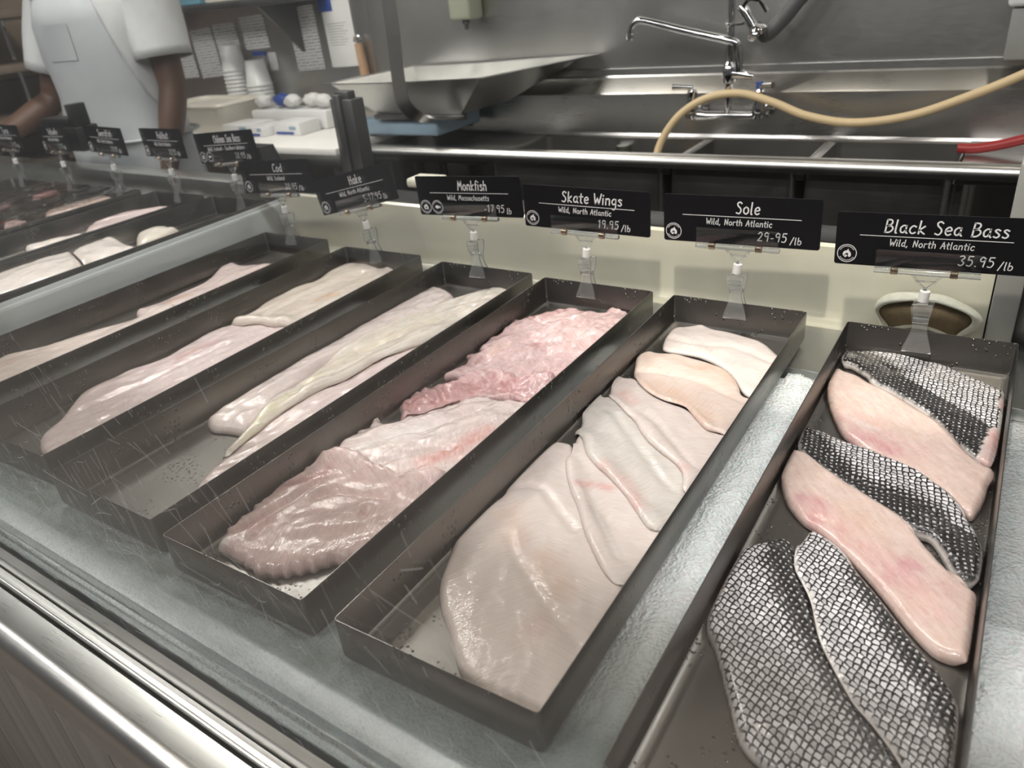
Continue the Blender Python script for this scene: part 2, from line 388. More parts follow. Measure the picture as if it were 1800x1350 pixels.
M['shirt'] = plain('white_cotton', (0.52, 0.53, 0.53), 0.85, 0, 0.2, 0.05, 25, 0.12)
M['apron'] = plain('grey_white_apron', (0.4, 0.42, 0.43), 0.8, 0, 0.25, 0.05, 20, 0.1)
M['trousers'] = plain('dark_trousers', (0.02, 0.02, 0.025), 0.85)
M['hair'] = plain('black_hair', (0.01, 0.008, 0.007), 0.7)
M['grey_paint'] = plain('grey_paint', (0.3, 0.3, 0.28), 0.45)
M['floor'] = plain('floor_tile', (0.12, 0.1, 0.085), 0.5, vary=0.2, scale=5)
M['towel'] = plain('terry_cloth', (0.7, 0.69, 0.58), 0.95, 0, 0.1, 0.2, 120, 0.8)
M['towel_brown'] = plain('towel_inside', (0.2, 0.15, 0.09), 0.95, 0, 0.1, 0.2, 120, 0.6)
M['soap'] = plain('soap_body', (0.32, 0.34, 0.26), 0.3)
M['grip_grey'] = plain('grip_grey', (0.1, 0.1, 0.1), 0.5)
M['rack_board'] = plain('rack_board', (0.17, 0.13, 0.1), 0.6, vary=0.2)
M['white_seal'] = plain('white_gasket', (0.7, 0.7, 0.68), 0.4)

t = NT('printed_paper')
v = t.coord()
br = t.n('TexBrick', Scale=1.0); br.offset = 0.35
t.t.links.new(t.coord((1, 0.0, 1), (math.radians(90), 0, 0)), br.inputs['Vector'])
br.inputs['Color1'].default_value = (0.2, 0.2, 0.2, 1); br.inputs['Color2'].default_value = (0.45, 0.45, 0.45, 1); br.inputs['Mortar'].default_value = (0.72, 0.71, 0.69, 1)
br.inputs['Brick Width'].default_value = 0.05; br.inputs['Row Height'].default_value = 0.011; br.inputs['Mortar Size'].default_value = 0.004
t.P(Base_Color=br.outputs['Color'], Roughness=0.8)
M['printed'] = t.m

t = NT('tan_wall_tile')
br = t.n('TexBrick', Scale=1.0)
t.t.links.new(t.coord((1, 1, 1), (math.radians(90), 0, math.radians(90))), br.inputs['Vector'])
br.inputs['Color1'].default_value = (0.3, 0.24, 0.18, 1); br.inputs['Color2'].default_value = (0.2, 0.16, 0.12, 1); br.inputs['Mortar'].default_value = (0.12, 0.1, 0.08, 1)
br.inputs['Brick Width'].default_value = 0.25; br.inputs['Row Height'].default_value = 0.12; br.inputs['Mortar Size'].default_value = 0.006
t.P(Base_Color=br.outputs['Color'], Roughness=0.35)
M['tan_tile'] = t.m

t = NT('weathered_planks')
v = t.coord((14, 14, 0.9))
f = t.noise(v, 3, 5, 0.6)
t.P(Base_Color=t.mix(f, (0.1, 0.093, 0.082), (0.23, 0.215, 0.19)), Roughness=0.6, Normal=t.bump(f, 0.2))
M['planks'] = t.m

t = NT('crushed_ice_surface')
v = t.coord()
a = t.voro(v, 260, 'F1', 1.0)
b = t.voro(v, 620, 'F1', 1.0)
c = t.noise(v, 40, 4)
sy = t.n('SeparateXYZ'); t.t.links.new(v, sy.inputs[0])
front_tone = t.ramp(t.math('ADD', sy.outputs[1], t.math('MULTIPLY', t.noise(v, 14, 3), 0.05)), 0.05, 0.17)      # darker, smoother ice towards the front glass
t.P(Base_Color=t.mix(front_tone, t.mix(c, (0.2, 0.235, 0.23), (0.36, 0.405, 0.4)), t.mix(c, (0.8, 0.85, 0.84), (0.95, 0.975, 0.97))), Roughness=t.math('MULTIPLY_ADD', a, 0.4, 0.1, clamp=True), IOR=1.31)
t.p.inputs['Specular IOR Level'].default_value = 0.7
t.p.inputs['Subsurface Weight'].default_value = 0.35
t.p.inputs['Subsurface Radius'].default_value = (0.01, 0.014, 0.014)
t.p.inputs['Subsurface Scale'].default_value = 0.8
nb1 = t.n('Bump', Distance=0.004); t.t.links.new(a, nb1.inputs['Height']); t.t.links.new(t.math('MULTIPLY_ADD', front_tone, 0.6, 0.2), nb1.inputs['Strength'])
t.P(Normal=t.bump(b, 0.4, 0.0012, nb1.outputs[0]))
M['ice'] = t.m

# fish flesh: colour comes from the painted-in tone of the meat itself, fibres and wet gloss from the nodes
def flesh(name, fib, fib_strength, rough=0.26, sss=0.12, chevron=0.0, wet=0.9):
    t = NT(name)
    ax = t.attr('axis', 'Vector')
    sep = t.n('SeparateXYZ'); t.t.links.new(ax, sep.inputs[0])
    al, ac = sep.outputs[0], sep.outputs[1]
    if chevron: al = t.math('ADD', al, t.math('MULTIPLY', t.math('ABSOLUTE', ac), chevron))
    cmb = t.n('CombineXYZ'); t.t.links.new(al, cmb.inputs[0]); t.t.links.new(ac, cmb.inputs[1])
    f1 = t.noise(t.coord((fib[0], fib[1], 1), src=cmb.outputs[0]), 1.0, 4, 0.6, 0.6)
    f2 = t.noise(t.coord((70, 70, 70), src=cmb.outputs[0]), 1.0, 4, 0.6)
    f3 = t.noise(t.coord((420, 420, 1), src=cmb.outputs[0]), 1.0, 2, 0.6)
    col = t.attr('Col')
    col = t.mix(t.ramp(f1, 0.3, 0.72), t.mix(0.17, col, (0.5, 0.36, 0.3), 'MULTIPLY'), t.mix(0.25, col, (0.94, 0.91, 0.87)))
    col = t.mix(t.ramp(f2, 0.25, 0.8), t.mix(0.07, col, (0.6, 0.3, 0.27)), col)
    t.P(Base_Color=col, Roughness=t.math('MULTIPLY_ADD', f2, 0.28, rough - 0.12, clamp=True))
    t.p.inputs['Subsurface Weight'].default_value = sss
    t.p.inputs['Subsurface Radius'].default_value = (0.012, 0.006, 0.004)
    t.p.inputs['Subsurface Scale'].default_value = 0.35
    t.p.inputs['Coat Weight'].default_value = 0.8
    t.p.inputs['Coat Roughness'].default_value = 0.05
    f4 = t.noise(t.coord((170, 170, 1), src=cmb.outputs[0]), 1.0, 2, 0.5)
    t.set(t.p.inputs['Coat Normal'], t.bump(f3, wet, 0.0003, t.bump(f4, wet, 0.0009)))
    t.P(Normal=t.bump(f3, 0.08, 0.001, t.bump(f1, fib_strength, 0.002)))
    return t.m


M['flesh_sole'] = flesh('sole_flesh', (430, 45), 0.4, 0.36, chevron=0.55)
M['flesh_skate'] = flesh('skate_flesh', (260, 60), 0.6, 0.25, chevron=0.4)
M['flesh_monk'] = flesh('monkfish_flesh', (30, 220), 0.6, 0.28)
M['flesh_plain'] = flesh('white_fish_flesh', (160, 60), 0.5, 0.32, chevron=0.5)
M['flesh_bass'] = flesh('bass_flesh', (40, 220), 0.08, 0.26, wet=0.4)

# scaly skin
t = NT('bass_skin')
ax = t.attr('axis', 'Vector')
sep = t.n('SeparateXYZ'); t.t.links.new(ax, sep.inputs[0])
wob = t.noise(t.coord((45, 45, 45), src=ax), 1.0, 2)
wv = t.n('VectorMath'); wv.operation = 'ADD'
cmb = t.n('CombineXYZ')
t.t.links.new(t.math('MULTIPLY', wob, 0.004), cmb.inputs[0]); t.t.links.new(t.math('MULTIPLY', wob, -0.003), cmb.inputs[1])
t.t.links.new(ax, wv.inputs[0]); t.t.links.new(cmb.outputs[0], wv.inputs[1])
flat = t.n('VectorMath'); flat.operation = 'MULTIPLY'; flat.inputs[1].default_value = (1, 1.25, 0)
t.t.links.new(wv.outputs[0], flat.inputs[0])
sv = t.coord((1, 1, 1), (0, 0, math.radians(45)), src=flat.outputs[0])
edge = t.voro(sv, 160, 'DISTANCE_TO_EDGE', 0.42, 'Distance', '2D')
cell = t.voro(sv, 160, 'F1', 0.42, 'Color', '2D')
dst = t.voro(sv, 160, 'F1', 0.42, 'Distance', '2D')
cp = t.voro(sv, 160, 'F1', 0.42, 'Position', '2D')
lv = t.n('VectorMath'); lv.operation = 'SUBTRACT'; t.t.links.new(sv, lv.inputs[0]); t.t.links.new(cp, lv.inputs[1])
dp = t.n('VectorMath'); dp.operation = 'DOT_PRODUCT'; t.t.links.new(lv.outputs[0], dp.inputs[0]); dp.inputs[1].default_value = (0.7071, 0.7071, 0)
dk = t.attr('dark', 'Fac')
nz = t.noise(t.coord((130, 130, 1), src=ax), 1.0, 3)
wd = t.math('ADD', t.math('MULTIPLY_ADD', dk, 0.22, 0.12), t.math('MULTIPLY_ADD', nz, 0.2, -0.1))
wd = t.math('ADD', wd, t.math('MULTIPLY', dp.outputs['Value'], 24.0))
lin = t.math('DIVIDE', t.math('SUBTRACT', edge, wd), 0.05, clamp=True)
rgb = t.n('SeparateColor'); t.t.links.new(cell, rgb.inputs[0])
white = t.mix(rgb.outputs[0], (0.5, 0.475, 0.485), (0.88, 0.84, 0.85))
white = t.mix(dk, white, t.mix(0.45, white, (0.2, 0.17, 0.14)))
skin = t.mix(lin, (0.014, 0.013, 0.014), white)
sk = t.attr('skin', 'Fac')
t.P(Base_Color=t.mix(sk, t.attr('Col'), skin), Roughness=t.math('MULTIPLY_ADD', nz, 0.3, 0.12))
t.p.inputs['Specular IOR Level'].default_value = 0.6
t.p.inputs['Coat Weight'].default_value = 0.6
t.p.inputs['Coat Roughness'].default_value = 0.08
t.set(t.p.inputs['Coat Normal'], t.bump(nz, 0.8, 0.0007))
hgt = t.math('MULTIPLY', t.math('SUBTRACT', 1.0, t.math('ADD', dst, t.math('MULTIPLY', dp.outputs['Value'], -80.0))), sk)
t.P(Normal=t.bump(hgt, 0.6, 0.0012))
M['bass_skin'] = t.m


def clear(name, tint=(0.93, 0.95, 0.95), base=0.05, rough=0.06, edge=0.55):
    """thin clear plastic: passes light straight through, brighter glints towards grazing"""
    t = NT(name)
    tr = t.n('BsdfTransparent', Color=(*tint, 1))
    gl = t.n('BsdfGlossy', Roughness=rough); gl.inputs['Color'].default_value = (1, 1, 1, 1)
    lw = t.n('LayerWeight', Blend=0.35)
    f = t.math('MULTIPLY_ADD', lw.outputs['Facing'], edge, base, clamp=True)
    mx = t.n('MixShader')
    t.t.links.new(f, mx.inputs[0]); t.t.links.new(tr.outputs[0], mx.inputs[1]); t.t.links.new(gl.outputs[0], mx.inputs[2])
    t.t.links.new(mx.outputs[0], t.out.inputs['Surface'])
    return t.m


t = NT('clear_acrylic')
t.P(Base_Color=(0.95, 0.97, 0.97), Roughness=0.04, IOR=1.46)
t.p.inputs['Transmission Weight'].default_value = 0.92
M['clear'] = t.m
M['flap'] = clear('clear_flap_sheet', (0.95, 0.96, 0.96), 0.015, 0.05, 0.3)
M['film'] = clear('clear_film', (0.9, 0.91, 0.91), 0.06, 0.05, 0.5)

# front glass with a worn, scratched lower part
t = NT('scratched_glass')
v = t.coord()
tr = t.n('BsdfTransparent', Color=(0.955, 0.965, 0.962, 1))
gl = t.n('BsdfGlossy', Roughness=0.02); gl.inputs['Color'].default_value = (1, 1, 1, 1)
df = t.n('BsdfTranslucent'); df.inputs['Color'].default_value = (0.75, 0.8, 0.79, 1)
d2 = t.n('BsdfDiffuse'); d2.inputs['Color'].default_value = (0.7, 0.75, 0.74, 1)
dd = t.n('MixShader', Fac=0.5); t.t.links.new(df.outputs[0], dd.inputs[1]); t.t.links.new(d2.outputs[0], dd.inputs[2])
sepo = t.n('SeparateXYZ'); t.t.links.new(v, sepo.inputs[0])
xy = t.n('CombineXYZ'); t.t.links.new(sepo.outputs[0], xy.inputs[0]); t.t.links.new(sepo.outputs[2], xy.inputs[1])
# wear is heaviest where customers lean and wipe: the lower left stretch
wz, wx = t.ramp(sepo.outputs[2], 0.10, 0.27, (1, 1, 1), (0, 0, 0)), t.math('MULTIPLY_ADD', sepo.outputs[0], -2.2, 0.5, clamp=True)
wear = t.math('MULTIPLY', t.math('MULTIPLY', wz, wx), t.math('MULTIPLY_ADD', t.noise(t.coord((4, 4, 4), src=xy.outputs[0]), 1.0, 3), 1.3, 0.3, clamp=True))
fac = t.math('MULTIPLY_ADD', wear, 0.04, 0.001)
m1 = t.n('MixShader'); t.t.links.new(fac, m1.inputs[0]); t.t.links.new(tr.outputs[0], m1.inputs[1]); t.t.links.new(dd.outputs[0], m1.inputs[2])
fr = t.n('Fresnel', IOR=1.45)
m2 = t.n('MixShader'); t.t.links.new(t.math('MULTIPLY', fr.outputs[0], 0.3), m2.inputs[0]); t.t.links.new(m1.outputs[0], m2.inputs[1]); t.t.links.new(gl.outputs[0], m2.inputs[2])
t.t.links.new(m2.outputs[0], t.out.inputs['Surface'])
M['glass'] = t.m
t = NT('glass_scratch')
tr = t.n('BsdfTransparent'); df = t.n('BsdfDiffuse'); df.inputs['Color'].default_value = (0.8, 0.84, 0.83, 1)
tl = t.n('BsdfTranslucent'); tl.inputs['Color'].default_value = (0.8, 0.84, 0.83, 1)
m1 = t.n('MixShader', Fac=0.5); t.t.links.new(df.outputs[0], m1.inputs[1]); t.t.links.new(tl.outputs[0], m1.inputs[2])
m2 = t.n('MixShader', Fac=0.5); t.t.links.new(tr.outputs[0], m2.inputs[1]); t.t.links.new(m1.outputs[0], m2.inputs[2])
t.t.links.new(m2.outputs[0], t.out.inputs['Surface'])
M['scratch'] = t.m

# ------------------------------------------------------------------ room
def struct(o): o['kind'] = 'structure'; return o


struct(MB().box(-5.5, 3.5, -4, 2.6, FLOOR - 0.05, FLOOR).build('floor', M['floor'], smooth=0))
struct(MB().box(-5.5, 3.5, 1.96, 2.06, FLOOR, 2.15).build('wall_back', M['wall_steel'], smooth=0))
struct(MB().box(-3.75, -3.65, 0.9, 1.96, FLOOR, 1.9).build('wall_left', M['tan_tile'], smooth=0))
struct(MB().box(-5.5, 3.5, -0.55, 2.06, 2.15, 2.2).build('ceiling', M['grey_paint'], smooth=0))
# slim cover strips over the seams of the steel wall sheets
for k, x in enumerate((-1.62, 0.62)):
    struct(MB().box(x - 0.016, x + 0.016, 1.956, 1.96, 0.2, 1.9, 0.001).build('trim_%d' % (k + 1), M['wall_steel'], smooth=0))

# ------------------------------------------------------------------ display case
SK = -0.036                      # the counter front runs a touch off the pans' cross axis


def skew(mb):
    mb.v = [(x, y + SK * x, z) for x, y, z in mb.v]
    return mb


case = empty('display_case', (0, 0, FLOOR))
tag(case, 'long refrigerated fish counter with sloped front glass and steel bumper rail', 'display case')
XL, XR = -3.2, 0.535


def cpart(name, mb, mat, smooth=40, do=True):
    o = (skew(mb) if do else mb).build(name, mat, case, smooth)
    o.location.z = -FLOOR
    return o


# plank front below the rail
mb = MB()
x = XL
while x < 0.9:
    mb.box(x, x + 0.118, -0.118, -0.1, FLOOR + 0.08, -0.165, 0.003)
    x += 0.121
cpart('plank_front', mb, M['planks'])
mb = MB().box(XL, 0.9, -0.1, 0.0, FLOOR, -0.16)
mb.box(XL, 0.9, -0.05, 0.93, FLOOR, -0.12)
cpart('base', mb, M['dark_steel'], 0)


def extrude(prof, x0, x1, n=2):
    return MB().loft([[(x0 + (x1 - x0) * i / (n - 1), y, z) for y, z in prof] for i in range(n)])


def arc(cy, cz, r, a0, a1, n=8):
    return [(cy + r * math.cos(math.radians(a0 + (a1 - a0) * i / n)), cz + r * math.sin(math.radians(a0 + (a1 - a0) * i / n))) for i in range(n + 1)]


bar = arc(-0.118, -0.117, 0.02, 90, 200) + arc(-0.118, -0.15, 0.02, 190, 270) + [(-0.095, -0.17), (-0.0935, -0.099)]
cpart('bumper_rail', extrude(bar, XL, 0.9), M['rail'])
cpart('rail_gasket', extrude([(-0.0935, -0.13), (-0.0935, -0.112), (-0.0885, -0.112), (-0.0885, -0.13)], XL, 0.9), M['black_plastic'])
low = [(-0.0885, -0.14), (-0.0885, -0.105)] + arc(-0.084, -0.105, 0.0045, 180, 90, 4) + [(-0.0745, -0.1035), (-0.0735, -0.107), (-0.0735, -0.14)]
cpart('lower_channel', extrude(low, XL, 0.9), M['rail'])
chn = [(-0.0722, -0.14), (-0.0722, -0.0905), (-0.071, -0.0885), (-0.0625, -0.087), (-0.0612, -0.0885), (-0.0605, -0.14)]
cpart('glass_channel', extrude(chn, XL, 0.9), M['rail'])
# front glass, a thick sheet leaning slightly towards the staff side
g0, g1 = -0.0655, -0.012
cpart('front_glass', extrude([(g0, -0.125), (g0 + 0.004, -0.125), (g1 + 0.004, 0.62), (g1, 0.62)], -1.5, 0.9), M['glass'], 0)
# hairline scratches worn into the outer face
rs = np.random.RandomState(11)
mb = MB()
made = 0
while made < 800:
    x, z = rs.uniform(-0.85, 0.30), rs.uniform(-0.085, 0.30)
    if rs.rand() > np.clip(1 - (x + 0.15) / 0.45, 0.03, 1) * np.clip(1 - (z - 0.03) / 0.25, 0.02, 1): continue
    made += 1
    ang = math.radians(rs.choice([-58, -58, -45, -70, -30, 20, -5], p=[.3, .2, .15, .12, .1, .08, .05]) + rs.normal(0, 9))
    ln, wd, cv = min(0.10, rs.lognormal(-3.9, 0.7)), rs.uniform(0.00009, 0.0003), rs.normal(0, 5.0)
    if rs.rand() < 0.05: cv = rs.choice([-1, 1]) * rs.uniform(40, 90)
    n = 9
    L, R = [], []
    for i in range(n):
        L.append((x - math.sin(ang) * wd, z + math.cos(ang) * wd)); R.append((x + math.sin(ang) * wd, z - math.cos(ang) * wd))
        x += math.cos(ang) * ln / n; z += math.sin(ang) * ln / n; ang += cv * ln / n
    if min(q[1] for q in L) < -0.088: continue
    mb.add([(a, g0 + (b + 0.125) * (g1 - g0) / 0.745 - 0.0002, b) for a, b in L + R], [(i, n + i, n + i + 1, i + 1) for i in range(n - 1)])
sc_ = cpart('scratches', mb, M['scratch'], 0)
sc_['kind'] = 'stuff'
# unseen shelf added over the glass; its lamp-side edge shades the pans' front
cpart('top_shelf', MB().box(-1.5, 0.9, -0.06, 0.245, 0.622, 0.655, 0.004), M['rail'])
# ice well
mb = MB().box(-1.045, XR, -0.034, 0.93, -0.12, -0.068)
cpart('ice_well', mb, M['deck_steel'], 0)
mb = MB().box(-1.03, XR, 0.69, 0.853, -0.068, -0.052, 0.001)
cpart('rear_deck', mb, M['deck_steel'], 0)
# cream inner back panel with a soft cove at its foot
pan_prof = [(0.853, -0.06), (0.836, -0.052)] + arc(0.836, -0.03, 0.022, -90, 0, 6)[1:] + [(0.862, 0.066), (0.868, 0.07), (0.874, 0.066), (0.872, -0.06)]
cpart('back_panel', extrude(pan_prof, -1.02, 0.418), M['cream'])
cpart('rear_ledge', MB().box(-1.02, XR, 0.876, 0.955, 0.05, 0.07, 0.003), M['black_plastic'])
cpart('rear_panel', MB().box(-1.02, 0.9, 0.94, 0.955, -0.8, 0.049), M['black_plastic'], 0)
cpart('end_post', MB().box(0.42, 0.452, 0.845, 0.885, -0.066, 0.2, 0.003), M['grey_paint'])
cpart('end_panel', MB().box(0.497, 0.515, 0.30, 0.93, -0.066, 0.13, 0.003).box(0.452, 0.497, 0.872, 0.885, -0.066, 0.13, 0.002), M['dark_steel'])
# divider between the level section and the raised section
dv = [(-1.052, -0.06), (-1.049, 0.030), (-1.046, 0.036), (-1.037, 0.037), (-1.033, 0.031), (-1.027, 0.031), (-1.023, 0.026), (-1.015, -0.06)]
cpart('divider', MB().loft([[(x, -0.028, z) for x, z in dv], [(x, 0.92, z + 0.012) for x, z in dv]]), M['divider'])
# raised section
cpart('raised_deck', MB().box(XL, -1.053, -0.04, 0.93, -0.1, 0.0), M['deck_steel'], 0)
cpart('raised_ledge', MB().box(XL, -1.06, 0.915, 0.985, 0.0, 0.066, 0.004), M['rail'])
# rear mullion: ridged dark upright of the sliding doors
mb = MB().box(-0.868, -0.852, 0.935, 0.965, 0.07, 0.262, 0.002).box(-0.85, -0.83, 0.925, 0.97, 0.07, 0.272, 0.003).box(-0.828, -0.798, 0.93, 0.97, 0.07, 0.262, 0.003)
mb.box(-0.85, -0.81, 0.935, 0.96, 0.255, 0.278, 0.003)
cpart('rear_post', mb, M['dark_steel'])

# ------------------------------------------------------------------ pans
TR = DATA['trays']
PW, PL, PD = DATA['w'], DATA['L'], DATA['dep']


def rrect(x0, x1, y0, y1, r, z, n=4):
    out = []
    for cx, cy, a in ((x1 - r, y1 - r, 0), (x0 + r, y1 - r, 90), (x0 + r, y0 + r, 180), (x1 - r, y0 + r, 270)):
        for i in range(n + 1):
            w = math.radians(a + 90 * i / n)
            out.append((cx + r * math.cos(w), cy + r * math.sin(w), z))
    return out


def make_pan():
    def ring(i, z, r): return rrect(i, PW - i, i, PL - i, r, z)
    t = 0.0013
    rings = [ring(0.012, -PD, 0.004), ring(0.005, -PD, 0.006), ring(0.0015, -PD + 0.002, 0.005), ring(0.0, -PD + 0.007, 0.004), ring(0, -0.0006, 0.004), ring(0.0004, 0, 0.004),
             ring(t - 0.0003, 0, 0.003), ring(t, -0.0006, 0.003), ring(t, -PD + 0.008, 0.003), ring(t + 0.0015, -PD + 0.0035, 0.004), ring(0.0062, -PD + t, 0.005), ring(0.013, -PD + t, 0.003)]
    return MB().loft(rings)


FL_Z = -PD + 0.0013
PANLAB = {
    'sole': 'steel seafood pan of pale sole fillets, second pan from the right',
    'skate': 'steel seafood pan of pink skate wings, third pan from the right',
    'monk': 'steel seafood pan of three long monkfish tails, between the skate and hake pans',
    'hake': 'steel seafood pan of two hake fillets, left of the monkfish pan',
    'cod': 'steel seafood pan of two cod fillets beside the divider',
    'bass': 'steel seafood pan of scaly black sea bass fillets, rightmost pan',
    'csb': 'steel seafood pan of thick snow white fillets just left of the divider',
    'hal': 'steel seafood pan behind the halibut sign, second left of the divider',
    'sword': 'steel seafood pan behind the swordfish sign, under clear film',
    'tuna': 'steel seafood pan holding dark red fish behind clear film',
    'far': 'steel seafood pan at the left edge of the picture',
}
pan_mesh = None
for k, (px, py, pz, pa) in TR.items():
    if pan_mesh is None:
        o = make_pan().build('seafood_pan', M['pan'], smooth=35)
        pan_mesh = o
    else:
        o = pan_mesh.copy(); COL.objects.link(o)
    o.location, o.rotation_euler = (px, py, pz), (0, 0, pa)
    tag(o, PANLAB[k], 'pan', 'steel seafood pans in the counter')

# ------------------------------------------------------------------ crushed ice
gx = np.arange(-1.012, 0.494, 0.005)
gy = np.r_[-0.0558, -0.0535, -0.0505, -0.051, -0.0475, -0.044, np.arange(-0.04, 0.662, 0.005)]
X, Y = np.meshgrid(gx, gy, indexing='ij')
Y = Y + SK * X * np.clip(1 - Y / 0.2, 0, 1)
Z = -0.046 + 0.0035 * vnoise(X * 14, Y * 14, 3) + 0.0022 * vnoise(X * 55, Y * 55, 4) + 0.0016 * vnoise(X * 130, Y * 130, 5)
Z += 0.004 * np.exp(-((X - 0.228) / 0.02) ** 2)                     # mound in the lane between sole and bass
Z += 0.005 * np.exp(-((X + 0.27) / 0.05) ** 2 - ((Y + 0.02) / 0.03) ** 2)   # small heap near the glass
Z -= 0.006 * np.exp(-((X + 0.235) / 0.025) ** 2 - ((Y - 0.005) / 0.012) ** 2)
Z += np.clip((X + 1.0) * -0.9 + 0.02, 0, 0.03) + np.where(X < -0.965, 0.01, 0)
Z -= 0.05 * np.exp(-(gy + 0.0575) / 0.0105)[None, :]     # the bed slumps against the glass
for k in ('sole', 'skate', 'monk', 'hake', 'cod', 'bass'):
    px, py, pz, pa = TR[k]
    c, s = math.cos(pa), math.sin(pa)
    u, w = (X - px) * c + (Y - py) * s, -(X - px) * s + (Y - py) * c
    ins = (u > -0.0045) & (u < PW + 0.0045) & (w > -0.0045) & (w < PL)
    Z = np.where(ins, np.minimum(Z, -PD - 0.0022), Z)
Z = np.where(Y > 0.652, -0.0655, Z)                                  # ragged end at the rear deck
Z = np.where((Y > 0.63) & (vnoise(X * 40, Y * 0 + 1, 9) > (0.65 - Y) * 60), -0.0655, Z)
n0, n1 = X.shape
idx = np.arange(n0 * n1).reshape(n0, n1)
quads = np.stack([idx[:-1, :-1], idx[1:, :-1], idx[1:, 1:], idx[:-1, 1:]], -1).reshape(-1, 4)
mb = MB(); mb.v = list(zip(X.ravel().tolist(), Y.ravel().tolist(), Z.ravel().tolist())); mb.f = [tuple(q) for q in quads.tolist()]
ice = mb.build('crushed_ice', M['ice'], smooth=180, fix=False)
tag(ice, 'bed of wet crushed ice filling the counter around the pans', 'ice', kind='stuff')

# ------------------------------------------------------------------ fish
def seg_dist(x, y, P, closed=True):
    """unsigned distance to polyline, and signed side of the nearest segment"""
    P = np.asarray(P, float)
    A, B = (P, np.roll(P, -1, 0)) if closed else (P[:-1], P[1:])
    best = np.full(x.shape, 1e9); side = np.zeros(x.shape)
    for a, b in zip(A, B):
        d = b - a
        L2 = max(d @ d, 1e-12)
        t = np.clip(((x - a[0]) * d[0] + (y - a[1]) * d[1]) / L2, 0, 1)
        qx, qy = x - a[0] - t * d[0], y - a[1] - t * d[1]
        dd = np.hypot(qx, qy)
        m = dd < best
        best = np.where(m, dd, best)
        side = np.where(m, np.sign(d[0] * (y - a[1]) - d[1] * (x - a[0])), side)
    return best, side


def inside(x, y, P):
    r = np.zeros(x.shape, bool)
    for (x0, y0), (x1, y1) in zip(P, np.roll(P, -1, 0)):
        if y0 == y1: continue
        c = ((y0 > y) != (y1 > y)) & (x < (x1 - x0) * (y - y0) / (y1 - y0) + x0)
        r ^= c
    return r


def blur(A, s):
    k = np.exp(-0.5 * (np.arange(-int(3 * s), int(3 * s) + 1) / s) ** 2); k /= k.sum()
    h = len(k) // 2
    for ax in (0, 1):
        B = np.pad(A, [(h, h) if a == ax else (0, 0) for a in (0, 1)], mode='edge')
        A = np.apply_along_axis(lambda v: np.convolve(v, k, 'valid'), ax, B)
    return A


def bil(A, x, y, g):
    fx, fy = np.clip(x / g, 0, A.shape[0] - 1.001), np.clip(y / g, 0, A.shape[1] - 1.001)
    i, j = fx.astype(int), fy.astype(int)
    a, b = fx - i, fy - j
    return (A[i, j] * (1 - b) + A[i, j + 1] * b) * (1 - a) + (A[i + 1, j] * (1 - b) + A[i + 1, j + 1] * b) * a


TONE = dict(peach=(0.74, 0.50, 0.37), pink=(0.70, 0.40, 0.36), rose=(0.50, 0.21, 0.21), red=(0.68, 0.25, 0.21), white=(0.82, 0.77, 0.72), grey=(0.55, 0.53, 0.5), yellow=(0.72, 0.68, 0.44),
            orange=(0.66, 0.36, 0.16), cream=(0.79, 0.72, 0.57), magenta=(0.55, 0.19, 0.24), flesh=(0.60, 0.36, 0.33))
G = 0.002
HEIGHT = {}


